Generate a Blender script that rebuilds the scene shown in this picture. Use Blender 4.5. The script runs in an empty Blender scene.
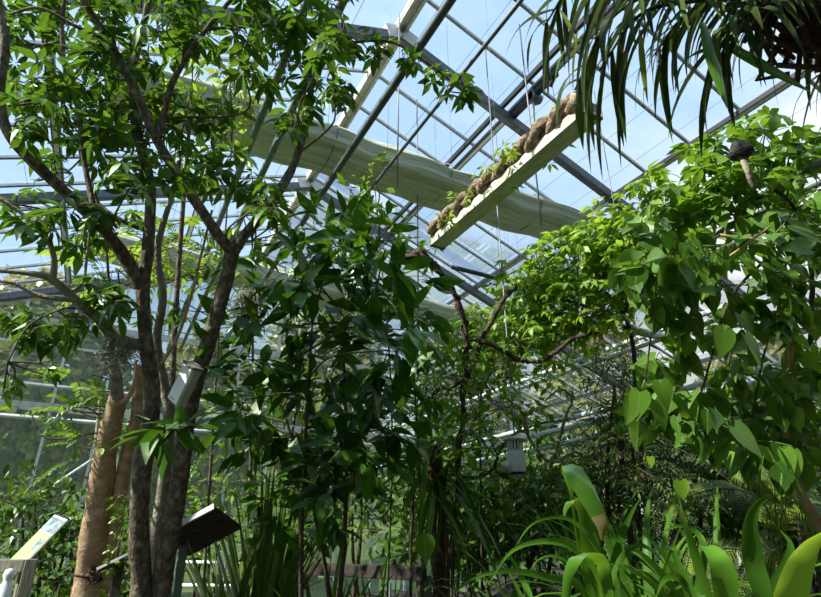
import bpy, math, random
import numpy as np
from mathutils import Vector, Matrix

random.seed(11)
rng = np.random.default_rng(11)
SC = bpy.context.scene
COL = SC.collection
PI = math.pi

# ---------------------------------------------------------------- camera
FPX, PCX, PCY = 550.0, 410.5, 298.5
TH, YA = math.radians(23.7), math.radians(28)
FWD = np.array([math.sin(YA)*math.cos(TH), math.cos(YA)*math.cos(TH), math.sin(TH)])
RGT = np.array([math.cos(YA), -math.sin(YA), 0.0])
UPV = np.cross(RGT, FWD)
CAM = np.array([0.0, 0.0, 1.4])


def ray(px, py):
    return (px-PCX)/FPX*RGT - (py-PCY)/FPX*UPV + FWD


def at(px, py, d):
    """the point of the place that lies d metres in front of the viewer, seen at (px, py)"""
    return CAM + ray(px, py)*d


def at_z(px, py, z):
    r = ray(px, py)
    return CAM + r*((z-CAM[2])/r[2])


def at_y(px, py, y):
    r = ray(px, py)
    return CAM + r*(y/r[1])


cd = bpy.data.cameras.new('camera')
cam = bpy.data.objects.new('camera', cd)
COL.objects.link(cam)
cd.sensor_width = 36.0
cd.lens = FPX/821*36.0
cd.clip_start = 0.05
cd.clip_end = 400
m = Matrix.Identity(4)
for i in range(3):
    m[i][0] = RGT[i]; m[i][1] = UPV[i]; m[i][2] = -FWD[i]; m[i][3] = CAM[i]
cam.matrix_world = m
SC.camera = cam
SC.view_settings.view_transform = 'Standard'
SC.view_settings.look = 'None'
SC.view_settings.gamma = 1
SC.view_settings.use_curve_mapping = False
SC.view_settings.exposure = 0.38

# ---------------------------------------------------------------- materials


def new_mat(name):
    mt = bpy.data.materials.new(name)
    mt.use_nodes = True
    nt = mt.node_tree
    nt.nodes.clear()
    out = nt.nodes.new('ShaderNodeOutputMaterial')
    return mt, nt, out


def nd(nt, typ, **kw):
    n = nt.nodes.new(typ)
    for k, v in kw.items():
        if k.startswith('i_'):
            n.inputs[k[2:].replace('_', ' ')].default_value = v
        else:
            setattr(n, k, v)
    return n


def ramp(nt, fac, stops):
    r = nt.nodes.new('ShaderNodeValToRGB')
    el = r.color_ramp.elements
    el[0].position, el[0].color = stops[0][0], (*stops[0][1], 1)
    el[1].position, el[1].color = stops[-1][0], (*stops[-1][1], 1)
    for p, c in stops[1:-1]:
        e = el.new(p); e.color = (*c, 1)
    nt.links.new(fac, r.inputs[0])
    return r.outputs[0]


def mat_noise(name, stops, scale=8, rough=0.7, metal=0.0, bump=0.0, detail=5, stretch=None, spec=0.5, bscale=None, coord='Object'):
    mt, nt, out = new_mat(name)
    b = nd(nt, 'ShaderNodeBsdfPrincipled')
    tc = nd(nt, 'ShaderNodeTexCoord')
    src = tc.outputs[coord]
    if stretch:
        mp = nd(nt, 'ShaderNodeMapping')
        mp.inputs['Scale'].default_value = stretch
        nt.links.new(src, mp.inputs[0]); src = mp.outputs[0]
    n = nd(nt, 'ShaderNodeTexNoise')
    n.inputs['Scale'].default_value = scale
    n.inputs['Detail'].default_value = detail
    n.inputs['Roughness'].default_value = 0.65
    nt.links.new(src, n.inputs['Vector'])
    nt.links.new(ramp(nt, n.outputs[0], stops), b.inputs['Base Color'])
    b.inputs['Roughness'].default_value = rough
    b.inputs['Metallic'].default_value = metal
    b.inputs['Specular IOR Level'].default_value = spec
    if bump:
        n2 = nd(nt, 'ShaderNodeTexNoise')
        n2.inputs['Scale'].default_value = bscale or scale*3
        n2.inputs['Detail'].default_value = 6
        nt.links.new(src, n2.inputs['Vector'])
        bp = nd(nt, 'ShaderNodeBump')
        bp.inputs['Strength'].default_value = bump
        bp.inputs['Distance'].default_value = 0.02
        nt.links.new(n2.outputs[0], bp.inputs['Height'])
        nt.links.new(bp.outputs[0], b.inputs['Normal'])
    nt.links.new(b.outputs[0], out.inputs[0])
    return mt


def mat_leaf(name, dark, light, trans, gloss=0.10, rough=0.45, tmix=0.42, midrib=None, edge=None):
    """diffuse + translucent blade with a waxy sheen; each leaf has its own tint ('tint' attribute)"""
    mt, nt, out = new_mat(name)
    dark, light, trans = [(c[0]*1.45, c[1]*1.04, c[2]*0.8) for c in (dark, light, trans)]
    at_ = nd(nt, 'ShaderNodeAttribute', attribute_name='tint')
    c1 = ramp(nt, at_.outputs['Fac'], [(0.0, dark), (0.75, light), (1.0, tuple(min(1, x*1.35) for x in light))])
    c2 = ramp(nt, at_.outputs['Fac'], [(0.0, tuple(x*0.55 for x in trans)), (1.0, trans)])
    uv = nd(nt, 'ShaderNodeUVMap')
    sep = nd(nt, 'ShaderNodeSeparateXYZ')
    nt.links.new(uv.outputs[0], sep.inputs[0])
    # blotches and fine side veins
    no = nd(nt, 'ShaderNodeTexNoise'); no.inputs['Scale'].default_value = 9
    tc = nd(nt, 'ShaderNodeTexCoord'); nt.links.new(tc.outputs['Object'], no.inputs['Vector'])
    mx = nd(nt, 'ShaderNodeMix', data_type='RGBA', blend_type='MULTIPLY')
    mx.inputs['Factor'].default_value = 0.5
    nt.links.new(c1, mx.inputs[6])
    nt.links.new(ramp(nt, no.outputs[0], [(0.3, (0.7, 0.75, 0.7)), (0.7, (1.15, 1.1, 1.0))]), mx.inputs[7])
    col = mx.outputs[2]
    if midrib:
        a = nd(nt, 'ShaderNodeMath', operation='SUBTRACT'); a.inputs[1].default_value = 0.5
        nt.links.new(sep.outputs[0], a.inputs[0])
        b_ = nd(nt, 'ShaderNodeMath', operation='ABSOLUTE'); nt.links.new(a.outputs[0], b_.inputs[0])
        # side veins: v - |u| stripes
        s_ = nd(nt, 'ShaderNodeMath', operation='MULTIPLY_ADD'); s_.inputs[1].default_value = -0.7
        nt.links.new(b_.outputs[0], s_.inputs[0]); nt.links.new(sep.outputs[1], s_.inputs[2])
        w_ = nd(nt, 'ShaderNodeMath', operation='MULTIPLY'); w_.inputs[1].default_value = 9.0
        nt.links.new(s_.outputs[0], w_.inputs[0])
        f_ = nd(nt, 'ShaderNodeMath', operation='FRACT'); nt.links.new(w_.outputs[0], f_.inputs[0])
        v1 = nd(nt, 'ShaderNodeMath', operation='LESS_THAN'); v1.inputs[1].default_value = 0.10
        nt.links.new(f_.outputs[0], v1.inputs[0])
        v1b = nd(nt, 'ShaderNodeMath', operation='MULTIPLY'); v1b.inputs[1].default_value = 0.45
        nt.links.new(v1.outputs[0], v1b.inputs[0])
        v2 = nd(nt, 'ShaderNodeMath', operation='LESS_THAN'); v2.inputs[1].default_value = 0.03
        nt.links.new(b_.outputs[0], v2.inputs[0])
        v3 = nd(nt, 'ShaderNodeMath', operation='MAXIMUM')
        nt.links.new(v1b.outputs[0], v3.inputs[0]); nt.links.new(v2.outputs[0], v3.inputs[1])
        mm = nd(nt, 'ShaderNodeMix', data_type='RGBA')
        nt.links.new(v3.outputs[0], mm.inputs['Factor'])
        nt.links.new(col, mm.inputs[6]); mm.inputs[7].default_value = (*midrib, 1)
        col = mm.outputs[2]
    if edge:
        e1 = nd(nt, 'ShaderNodeMath', operation='SUBTRACT'); e1.inputs[1].default_value = 0.5
        nt.links.new(sep.outputs[0], e1.inputs[0])
        e2 = nd(nt, 'ShaderNodeMath', operation='ABSOLUTE'); nt.links.new(e1.outputs[0], e2.inputs[0])
        e3 = nd(nt, 'ShaderNodeMath', operation='GREATER_THAN'); e3.inputs[1].default_value = 0.36
        nt.links.new(e2.outputs[0], e3.inputs[0])
        mm = nd(nt, 'ShaderNodeMix', data_type='RGBA')
        nt.links.new(e3.outputs[0], mm.inputs['Factor'])
        nt.links.new(col, mm.inputs[6]); mm.inputs[7].default_value = (*edge, 1)
        col = mm.outputs[2]
    df = nd(nt, 'ShaderNodeBsdfDiffuse'); nt.links.new(col, df.inputs[0])
    tr = nd(nt, 'ShaderNodeBsdfTranslucent'); nt.links.new(c2, tr.inputs[0])
    m1 = nd(nt, 'ShaderNodeMixShader'); m1.inputs[0].default_value = tmix
    nt.links.new(df.outputs[0], m1.inputs[1]); nt.links.new(tr.outputs[0], m1.inputs[2])
    gl = nd(nt, 'ShaderNodeBsdfGlossy'); gl.inputs['Roughness'].default_value = rough
    gl.inputs['Color'].default_value = (0.85, 0.95, 0.75, 1)
    fr = nd(nt, 'ShaderNodeFresnel'); fr.inputs[0].default_value = 1.35
    fm = nd(nt, 'ShaderNodeMath', operation='MULTIPLY'); fm.inputs[1].default_value = gloss
    nt.links.new(fr.outputs[0], fm.inputs[0])
    m2 = nd(nt, 'ShaderNodeMixShader'); nt.links.new(fm.outputs[0], m2.inputs[0])
    nt.links.new(m1.outputs[0], m2.inputs[1]); nt.links.new(gl.outputs[0], m2.inputs[2])
    nt.links.new(m2.outputs[0], out.inputs[0])
    return mt


def mat_glass(name, tint, haze, hazecol, streak=False):
    """thin pane: passes light straight through, reflects a little, more or less frosted with dirt"""
    mt, nt, out = new_mat(name)
    t = nd(nt, 'ShaderNodeBsdfTransparent'); t.inputs[0].default_value = (*tint, 1)
    df = nd(nt, 'ShaderNodeBsdfTranslucent'); df.inputs[0].default_value = (*hazecol, 1)
    d2 = nd(nt, 'ShaderNodeBsdfDiffuse'); d2.inputs[0].default_value = (*[c*0.8 for c in hazecol], 1)
    mh = nd(nt, 'ShaderNodeMixShader'); mh.inputs[0].default_value = 0.4
    nt.links.new(df.outputs[0], mh.inputs[1]); nt.links.new(d2.outputs[0], mh.inputs[2])
    m1 = nd(nt, 'ShaderNodeMixShader')
    tc = nd(nt, 'ShaderNodeTexCoord')
    mp = nd(nt, 'ShaderNodeMapping')
    mp.inputs['Scale'].default_value = (6, 6, 1.2) if streak else (1, 1, 1)
    nt.links.new(tc.outputs['Object'], mp.inputs[0])
    n = nd(nt, 'ShaderNodeTexNoise'); n.inputs['Scale'].default_value = 3.0; n.inputs['Detail'].default_value = 8
    n.inputs['Roughness'].default_value = 0.7
    nt.links.new(mp.outputs[0], n.inputs['Vector'])
    mr = nd(nt, 'ShaderNodeMapRange')
    mr.inputs['From Min'].default_value = 0.3; mr.inputs['From Max'].default_value = 0.7
    mr.inputs['To Min'].default_value = haze*0.45; mr.inputs['To Max'].default_value = min(0.97, haze*1.5)
    nt.links.new(n.outputs[0], mr.inputs['Value'])
    nt.links.new(mr.outputs[0], m1.inputs[0])
    nt.links.new(t.outputs[0], m1.inputs[1]); nt.links.new(mh.outputs[0], m1.inputs[2])
    g = nd(nt, 'ShaderNodeBsdfGlossy'); g.inputs['Roughness'].default_value = 0.05
    fr = nd(nt, 'ShaderNodeFresnel'); fr.inputs[0].default_value = 1.3
    fm = nd(nt, 'ShaderNodeMath', operation='MULTIPLY'); fm.inputs[1].default_value = 0.5
    nt.links.new(fr.outputs[0], fm.inputs[0])
    m2 = nd(nt, 'ShaderNodeMixShader'); nt.links.new(fm.outputs[0], m2.inputs[0])
    nt.links.new(m1.outputs[0], m2.inputs[1]); nt.links.new(g.outputs[0], m2.inputs[2])
    nt.links.new(m2.outputs[0], out.inputs[0])
    return mt


M = {}
M['steel'] = mat_noise('galvanised_steel', [(0.3, (0.085, 0.10, 0.115)), (0.7, (0.16, 0.18, 0.20))], 14, 0.55, 0.3)
M['alu'] = mat_noise('aluminium_bar', [(0.3, (0.55, 0.57, 0.57)), (0.7, (0.78, 0.79, 0.78))], 9, 0.5, 0.0)
M['ridge'] = mat_noise('weathered_white_metal', [(0.3, (0.38, 0.37, 0.32)), (0.7, (0.68, 0.67, 0.62))], 9, 0.6)
M['darkmetal'] = mat_noise('dark_gasket_metal', [(0.3, (0.02, 0.022, 0.025)), (0.7, (0.05, 0.055, 0.06))], 9, 0.5)
M['greenpipe'] = mat_noise('grey_green_painted_pipe', [(0.3, (0.10, 0.135, 0.125)), (0.7, (0.20, 0.25, 0.23))], 7, 0.45, bump=0.1)
M['darkpipe'] = mat_noise('dark_green_grey_pipe', [(0.3, (0.045, 0.06, 0.06)), (0.7, (0.09, 0.115, 0.11))], 7, 0.45, bump=0.1)
M['palepipe'] = mat_noise('pale_grey_painted_pipe', [(0.3, (0.46, 0.52, 0.50)), (0.7, (0.70, 0.75, 0.73))], 7, 0.4)
M['wire'] = mat_noise('steel_wire', [(0.3, (0.14, 0.15, 0.16)), (0.7, (0.25, 0.26, 0.27))], 5, 0.5, 0.4)
M['roof_glass'] = mat_glass('roof_glass', (0.97, 0.99, 0.99), 0.06, (0.8, 0.85, 0.85))
M['light_block'] = mat_noise('dull_green_light_block', [(0.3, (0.05, 0.065, 0.05)), (0.7, (0.10, 0.12, 0.09))], 4, 0.95)
M['wall_glass'] = mat_glass('frosted_wall_glass', (0.80, 0.88, 0.84), 0.38, (0.36, 0.41, 0.38), True)
M['fabric'] = mat_noise('pale_green_shade_fabric', [(0.25, (0.28, 0.33, 0.17)), (0.45, (0.50, 0.54, 0.38)), (0.7, (0.72, 0.73, 0.64))], 3, 0.9, bump=0.6, stretch=(0.35, 9, 9))
M['trough'] = mat_noise('off_white_painted_metal', [(0.28, (0.34, 0.33, 0.22)), (0.5, (0.62, 0.61, 0.50)), (0.75, (0.76, 0.75, 0.68))], 6, 0.5, stretch=(3, 0.7, 3))
M['rope'] = mat_noise('flaky_brown_vine_bark', [(0.3, (0.07, 0.045, 0.025)), (0.5, (0.24, 0.17, 0.10)), (0.7, (0.48, 0.40, 0.30))], 22, 0.9, bump=0.8)
M['bark'] = mat_noise('grey_brown_bark', [(0.28, (0.022, 0.016, 0.011)), (0.48, (0.095, 0.074, 0.048)), (0.66, (0.26, 0.215, 0.15))], 34, 0.9, bump=0.6, detail=10, stretch=(1, 1, 0.6), bscale=60)
M['lichenbark'] = mat_noise('lichen_grey_bark', [(0.25, (0.10, 0.085, 0.06)), (0.5, (0.24, 0.21, 0.15)), (0.75, (0.42, 0.40, 0.31))], 18, 0.9, bump=0.6, detail=8)
M['orangebark'] = mat_noise('smooth_orange_tan_bark', [(0.28, (0.20, 0.115, 0.06)), (0.5, (0.36, 0.235, 0.135)), (0.68, (0.54, 0.41, 0.27))], 13, 0.65, bump=0.25, stretch=(1, 1, 1.6), detail=10, bscale=40)
M['redbark'] = mat_noise('red_brown_bark', [(0.25, (0.03, 0.016, 0.01)), (0.6, (0.09, 0.045, 0.028))], 20, 0.95, bump=0.8)
M['liana'] = mat_noise('dark_liana_bark', [(0.25, (0.025, 0.018, 0.012)), (0.6, (0.085, 0.062, 0.04))], 20, 0.95, bump=0.8)
M['twig'] = mat_noise('thin_twig_bark', [(0.3, (0.05, 0.04, 0.022)), (0.7, (0.14, 0.11, 0.06))], 12, 0.9)
M['greenstem'] = mat_noise('green_stem', [(0.3, (0.05, 0.09, 0.02)), (0.7, (0.12, 0.18, 0.05))], 10, 0.6)
M['drystem'] = mat_noise('dry_tan_stem', [(0.3, (0.28, 0.17, 0.08)), (0.7, (0.5, 0.36, 0.2))], 10, 0.8)
M['soil'] = mat_noise('dark_planting_soil', [(0.3, (0.012, 0.009, 0.006)), (0.55, (0.035, 0.026, 0.016)), (0.75, (0.055, 0.05, 0.025))], 6, 1.0, bump=1.0)
M['path'] = mat_noise('grey_gravel_path', [(0.3, (0.10, 0.095, 0.085)), (0.7, (0.22, 0.21, 0.19))], 60, 0.95, bump=0.6)
M['grass'] = mat_noise('outdoor_grass', [(0.3, (0.10, 0.14, 0.03)), (0.7, (0.22, 0.26, 0.06))], 4, 1.0)
M['darkwood'] = mat_noise('dark_weathered_wood', [(0.3, (0.018, 0.013, 0.009)), (0.7, (0.06, 0.045, 0.032))], 10, 0.85, bump=0.5, stretch=(0.6, 6, 6))
M['greywood'] = mat_noise('grey_green_weathered_wood', [(0.3, (0.10, 0.10, 0.065)), (0.7, (0.26, 0.25, 0.18))], 8, 0.85, bump=0.4, stretch=(4, 4, 0.6))
M['greenwood'] = mat_noise('green_painted_post', [(0.3, (0.07, 0.13, 0.085)), (0.7, (0.14, 0.22, 0.15))], 6, 0.7)
M['whitepaint'] = mat_noise('white_paint', [(0.3, (0.62, 0.63, 0.60)), (0.7, (0.82, 0.82, 0.80))], 5, 0.5)
M['greyplastic'] = mat_noise('pale_grey_plastic', [(0.3, (0.38, 0.38, 0.33)), (0.7, (0.58, 0.58, 0.52))], 9, 0.5)
M['black'] = mat_noise('black_plastic', [(0.3, (0.012, 0.012, 0.012)), (0.7, (0.03, 0.03, 0.03))], 9, 0.5)
M['signgreen'] = mat_noise('pale_green_printed_panel', [(0.35, (0.20, 0.30, 0.07)), (0.5, (0.27, 0.36, 0.12)), (0.65, (0.33, 0.39, 0.20))], 3.5, 0.35)
M['signblue'] = mat_noise('blue_grey_printed_picture', [(0.38, (0.02, 0.05, 0.05)), (0.5, (0.10, 0.19, 0.21)), (0.62, (0.24, 0.33, 0.34))], 16, 0.35)
M['signwhite'] = mat_noise('white_board', [(0.3, (0.38, 0.40, 0.35)), (0.7, (0.50, 0.51, 0.47))], 5, 0.4)
M['blue'] = mat_noise('blue_plastic', [(0.3, (0.05, 0.28, 0.62)), (0.7, (0.10, 0.42, 0.78))], 5, 0.4)
M['moss'] = mat_noise('grey_hanging_moss', [(0.3, (0.16, 0.16, 0.11)), (0.7, (0.34, 0.34, 0.26))], 20, 1.0)
M['nest'] = mat_noise('dark_fibrous_clump', [(0.3, (0.012, 0.012, 0.012)), (0.55, (0.05, 0.048, 0.045)), (0.75, (0.22, 0.21, 0.2))], 34, 0.95, bump=0.8)
M['outside'] = mat_noise('distant_leaves', [(0.3, (0.035, 0.06, 0.015)), (0.5, (0.10, 0.14, 0.03)), (0.7, (0.20, 0.24, 0.06))], 0.5, 1.0, bump=0.6, detail=9)

M['l_tree'] = mat_leaf('tree_leaf', (0.018, 0.058, 0.012), (0.055, 0.15, 0.022), (0.12, 0.33, 0.028), tmix=0.36)
M['l_bright'] = mat_leaf('bright_leaf', (0.07, 0.20, 0.02), (0.16, 0.38, 0.045), (0.30, 0.62, 0.06), tmix=0.5)
M['l_dark'] = mat_leaf('dark_glossy_leaf', (0.010, 0.045, 0.008), (0.034, 0.125, 0.016), (0.09, 0.30, 0.022), tmix=0.3, gloss=0.14)
M['l_mid'] = mat_leaf('mid_green_leaf', (0.03, 0.10, 0.014), (0.09, 0.24, 0.03), (0.20, 0.50, 0.04))
M['l_heart'] = mat_leaf('heart_leaf', (0.016, 0.066, 0.01), (0.065, 0.19, 0.026), (0.20, 0.46, 0.045), midrib=(0.14, 0.28, 0.07), tmix=0.45)
M['l_thick'] = mat_leaf('thicket_leaf', (0.014, 0.055, 0.010), (0.06, 0.17, 0.026), (0.12, 0.32, 0.03), tmix=0.35, gloss=0.08)
M['l_strap'] = mat_leaf('strap_leaf', (0.02, 0.085, 0.013), (0.06, 0.20, 0.028), (0.15, 0.42, 0.035), gloss=0.25, rough=0.35, tmix=0.35)
M['l_grass'] = mat_leaf('sword_leaf', (0.025, 0.07, 0.02), (0.08, 0.17, 0.05), (0.12, 0.30, 0.05), gloss=0.3, rough=0.35, tmix=0.3)
M['l_palm'] = mat_leaf('palm_leaflet', (0.008, 0.025, 0.007), (0.03, 0.07, 0.016), (0.08, 0.17, 0.025), tmix=0.25, gloss=0.2)
M['l_fern'] = mat_leaf('fern_leaf', (0.05, 0.13, 0.02), (0.14, 0.26, 0.05), (0.22, 0.42, 0.06), tmix=0.4)
M['l_varieg'] = mat_leaf('cream_edged_leaf', (0.05, 0.12, 0.03), (0.13, 0.24, 0.06), (0.3, 0.5, 0.12), edge=(0.55, 0.58, 0.38))
M['l_dry'] = mat_leaf('dry_tan_leaf', (0.13, 0.15, 0.07), (0.22, 0.25, 0.13), (0.2, 0.22, 0.1))
M['l_yellow'] = mat_leaf('yellowing_leaf', (0.08, 0.17, 0.04), (0.17, 0.28, 0.07), (0.2, 0.32, 0.06))

# ---------------------------------------------------------------- mesh helpers


class MB:
    """collects shapes; build() links them as ONE mesh object"""

    def __init__(s):
        s.v = []; s.loops = []; s.sizes = []; s.n = 0; s.uv = []; s.tint = []

    def add(s, verts, faces, uv=None, tint=0.5):
        verts = np.asarray(verts, float).reshape(-1, 3)
        s.v.append(verts)
        for f in faces:
            s.loops.extend([i+s.n for i in f]); s.sizes.append(len(f))
            s.tint.append(tint)
            s.uv.extend([uv[i] for i in f] if uv is not None else [(0.5, 0.5)]*len(f))
        s.n += len(verts)

    def add_np(s, verts, faces_flat, sizes, uvflat, tints):
        s.v.append(verts)
        s.loops.extend((faces_flat+s.n).tolist()); s.sizes.extend(sizes.tolist())
        s.uv.extend(uvflat.tolist()); s.tint.extend(tints.tolist())
        s.n += len(verts)

    def box(s, c, size, rot=None):
        c = np.asarray(c, float); h = np.asarray(size, float)/2
        vs = np.array([[x, y, z] for x in (-1, 1) for y in (-1, 1) for z in (-1, 1)])*h
        if rot is not None:
            vs = vs @ np.asarray(rot).T
        s.add(vs+c, [(0, 1, 3, 2), (4, 6, 7, 5), (0, 4, 5, 1), (2, 3, 7, 6), (0, 2, 6, 4), (1, 5, 7, 3)])

    def bar(s, a, b, w, h, up=(0, 0, 1)):
        """rectangular bar from a to b, w wide, h high"""
        a = np.asarray(a, float); b = np.asarray(b, float)
        d = b-a; L = np.linalg.norm(d); d = d/L
        u = np.asarray(up, float); u = u-d*(u@d); u /= np.linalg.norm(u)
        sd = np.cross(u, d)
        s.box((a+b)/2, (L, w, h), np.stack([d, sd, u], 1))

    def tube(s, pts, rad, n=8, cap=True, rough=0.0):
        pts = np.asarray(pts, float); k = len(pts)
        rad = np.broadcast_to(np.asarray(rad, float), (k,))
        T = np.gradient(pts, axis=0)
        T /= np.linalg.norm(T, axis=1)[:, None]+1e-12
        ref = np.array([0.3, 0.2, 1.0]) if abs(T[0][2]) < 0.9 else np.array([1.0, 0.2, 0.1])
        nrm = ref-T[0]*(ref@T[0]); nrm /= np.linalg.norm(nrm)
        an = np.arange(n)*2*PI/n
        vs = []
        for i in range(k):
            nrm = nrm-T[i]*(nrm@T[i]); nrm /= np.linalg.norm(nrm)
            b = np.cross(T[i], nrm)
            rr = rad[i]*(1+(rng.normal(0, rough*0.6, n) if rough else 0))
            rr = np.broadcast_to(rr, (n,))
            vs.append(pts[i]+(np.cos(an)*rr)[:, None]*nrm+(np.sin(an)*rr)[:, None]*b)
        vs = np.concatenate(vs)
        fs = []
        for i in range(k-1):
            for j in range(n):
                j2 = (j+1) % n
                fs.append((i*n+j, i*n+j2, (i+1)*n+j2, (i+1)*n+j))
        if cap:
            fs.append(tuple(range(n-1, -1, -1))); fs.append(tuple((k-1)*n+j for j in range(n)))
        s.add(vs, fs)

    def lathe(s, c, prof, n=16, axis=None):
        c = np.asarray(c, float)
        vs = []; an = np.arange(n)*2*PI/n
        R = np.eye(3)
        if axis is not None:
            R = np.array(Vector((0, 0, 1)).rotation_difference(Vector(axis)).to_matrix())
        for r, z in prof:
            vs += [R @ np.array([math.cos(a)*r, math.sin(a)*r, z]) + c for a in an]
        fs = []
        for i in range(len(prof)-1):
            for j in range(n):
                j2 = (j+1) % n
                fs.append((i*n+j, i*n+j2, (i+1)*n+j2, (i+1)*n+j))
        fs.append(tuple(range(n-1, -1, -1))); fs.append(tuple((len(prof)-1)*n+j for j in range(n)))
        s.add(vs, fs)

    def build(s, name, mat, parent=None, smooth=True):
        me = bpy.data.meshes.new(name)
        V = np.concatenate(s.v) if s.v else np.zeros((0, 3))
        org = np.zeros(3)
        if parent is not None:
            org = np.array(parent_world(parent))
        V = V-org
        me.vertices.add(len(V)); me.vertices.foreach_set('co', V.ravel())
        sizes = np.array(s.sizes, np.int32)
        me.loops.add(len(s.loops)); me.loops.foreach_set('vertex_index', np.array(s.loops, np.int32))
        me.polygons.add(len(sizes))
        st = np.zeros(len(sizes), np.int32); st[1:] = np.cumsum(sizes)[:-1]
        me.polygons.foreach_set('loop_start', st)
        me.polygons.foreach_set('use_smooth', np.full(len(sizes), smooth))
        me.update(calc_edges=True)
        uvl = me.uv_layers.new(name='UVMap')
        uvl.data.foreach_set('uv', np.array(s.uv, np.float32).ravel())
        a = me.attributes.new('tint', 'FLOAT', 'FACE')
        a.data.foreach_set('value', np.array(s.tint, np.float32))
        me.materials.append(mat)
        o = bpy.data.objects.new(name, me)
        COL.objects.link(o)
        if parent is not None:
            o.parent = parent
        return o


def parent_world(p):
    v = Vector((0, 0, 0))
    while p is not None:
        v += p.location; p = p.parent
    return v


def bevel(o, w, seg=2):
    md = o.modifiers.new('bevel', 'BEVEL'); md.width = w; md.segments = seg; md.limit_method = 'ANGLE'
    return o


GROUPS = {'heating_pipe': 'heating pipes along the house', 'background_shrub': 'background shrubs near the walls', 'outdoor_tree': 'outdoor trees beyond the glass',
          'strap_leaf_plant': 'strap-leaf plants at lower right', 'sword_leaf_plant': 'sword-leaf clumps', 'fern': 'ferns at lower right', 'handrail': 'metal handrails',
          'hanger_rod': 'thin hanging rods under the roof', 'plant_label': 'plant labels on stakes', 'liana': 'lianas in the middle', 'bare_branch': 'bare branches around the sensor',
          'hanging_moss': 'hanging moss beards', 'wooden_rail': 'wooden rails', 'shade_screen': 'gathered shade screens'}


def thing(name, label, cat, loc, group=None):
    group = group or GROUPS.get(name)
    o = bpy.data.objects.new(name, None)
    COL.objects.link(o)
    o.location = [float(x) for x in loc]
    o.empty_display_size = 0.1
    o['label'] = label; o['category'] = cat
    if group: o['group'] = group
    return o


def tag(o, label, cat, group=None):
    group = group or GROUPS.get(o.name.split('.')[0])
    o['label'] = label; o['category'] = cat
    if group: o['group'] = group
    return o


def struct(o):
    o['kind'] = 'structure'
    return o


def smooth_path(pts, sub=5):
    """Catmull-Rom through the points; works on any column count"""
    P = np.asarray(pts, float)
    if len(P) < 3:
        t = np.linspace(0, 1, sub*max(1, len(P)-1)+1)[:, None]
        return P[0]*(1-t)+P[-1]*t
    P = np.vstack([2*P[0]-P[1], P, 2*P[-1]-P[-2]])
    out = []
    for i in range(1, len(P)-2):
        p0, p1, p2, p3 = P[i-1:i+3]
        for k in range(sub):
            t = k/sub
            out.append(0.5*((2*p1)+(-p0+p2)*t+(2*p0-5*p1+4*p2-p3)*t*t+(-p0+3*p1-3*p2+p3)*t**3))
    out.append(P[-2])
    return np.array(out)


def unit(a):
    return a/(np.linalg.norm(a, axis=-1, keepdims=True)+1e-12)


# leaf outlines: rows of (t along the blade at the middle, t at the edge, half width)
SHAPES = {
    'ellipse': [(0.25, 0.25, 0.78), (0.55, 0.55, 1.0), (0.82, 0.8, 0.55)],
    'lance': [(0.22, 0.22, 0.7), (0.5, 0.48, 1.0), (0.8, 0.76, 0.5)],
    'ovate': [(0.1, 0.08, 0.7), (0.32, 0.30, 1.0), (0.62, 0.58, 0.78), (0.85, 0.82, 0.34)],
    'heart': [(0.02, -0.13, 0.48), (0.10, -0.02, 0.88), (0.30, 0.24, 1.0), (0.55, 0.50, 0.80), (0.80, 0.76, 0.38)],
    'small': [(0.45, 0.45, 1.0)],
}


class Leaves:
    """collects leaf blades (position, direction, face normal, length, width) of one plant"""

    def __init__(s):
        s.p = []; s.d = []; s.n = []; s.L = []; s.W = []; s.t = []

    def add(s, p, d, n, L, W, t=None):
        s.p.append(p); s.d.append(d); s.n.append(n); s.L.append(L); s.W.append(W)
        s.t.append(rng.random() if t is None else t)

    def build(s, name, mat, parent, shape='ellipse', droop=0.18, fold=0.25):
        if not s.p: return None
        p = np.array(s.p); d = unit(np.array(s.d)); n = np.array(s.n)
        n = unit(n-d*(n*d).sum(1)[:, None]); sd = np.cross(n, d)
        L = np.array(s.L); W = np.array(s.W); tint = np.array(s.t)
        N = len(p); rows = SHAPES[shape]
        dr = droop*(0.5+rng.random(N)); fo = fold*(0.3+1.2*rng.random(N))
        tw = rng.normal(0, 0.18, N)
        cols = [(0, 0, 0)]
        for tm, te, w in rows:
            cols += [(te, -1, w), (tm, 0, w), (te, 1, w)]
        cols.append((1, 0, 0))
        V = np.zeros((N, len(cols), 3)); UV = np.zeros((len(cols), 2))
        for i, (t, sg, w) in enumerate(cols):
            hw = w*W/2
            V[:, i] = (p+d*(t*L)[:, None]+sd*(sg*hw)[:, None]
                       + n*((fo*abs(sg)*hw)+tw*sg*hw*t-dr*t*abs(t)*L)[:, None])
            UV[i] = (0.5+0.5*sg*w, max(0, t))
        faces = [(0, 2, 1), (0, 3, 2)]
        for r in range(len(rows)-1):
            a = 1+3*r; b = a+3
            faces += [(a, a+1, b+1, b), (a+1, a+2, b+2, b+1)]
        a = 1+3*(len(rows)-1); e = len(cols)-1
        faces += [(a, a+1, e), (a+1, a+2, e)]
        flat = np.array([i for f in faces for i in f]); sz = np.array([len(f) for f in faces])
        off = (np.arange(N)*len(cols))[:, None]
        mb = MB()
        mb.add_np(V.reshape(-1, 3), (flat[None]+off).ravel(), np.tile(sz, N),
                  np.tile(UV[flat], (N, 1)), np.repeat(tint, len(faces)))
        return mb.build(name, mat, parent)


def rdir(up=0.0):
    v = rng.normal(0, 1, 3); v[2] += up
    return v/np.linalg.norm(v)


def in_ball():
    return rdir()*rng.random()**0.4


UPW = np.array([0, 0, 1.0])


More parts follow.
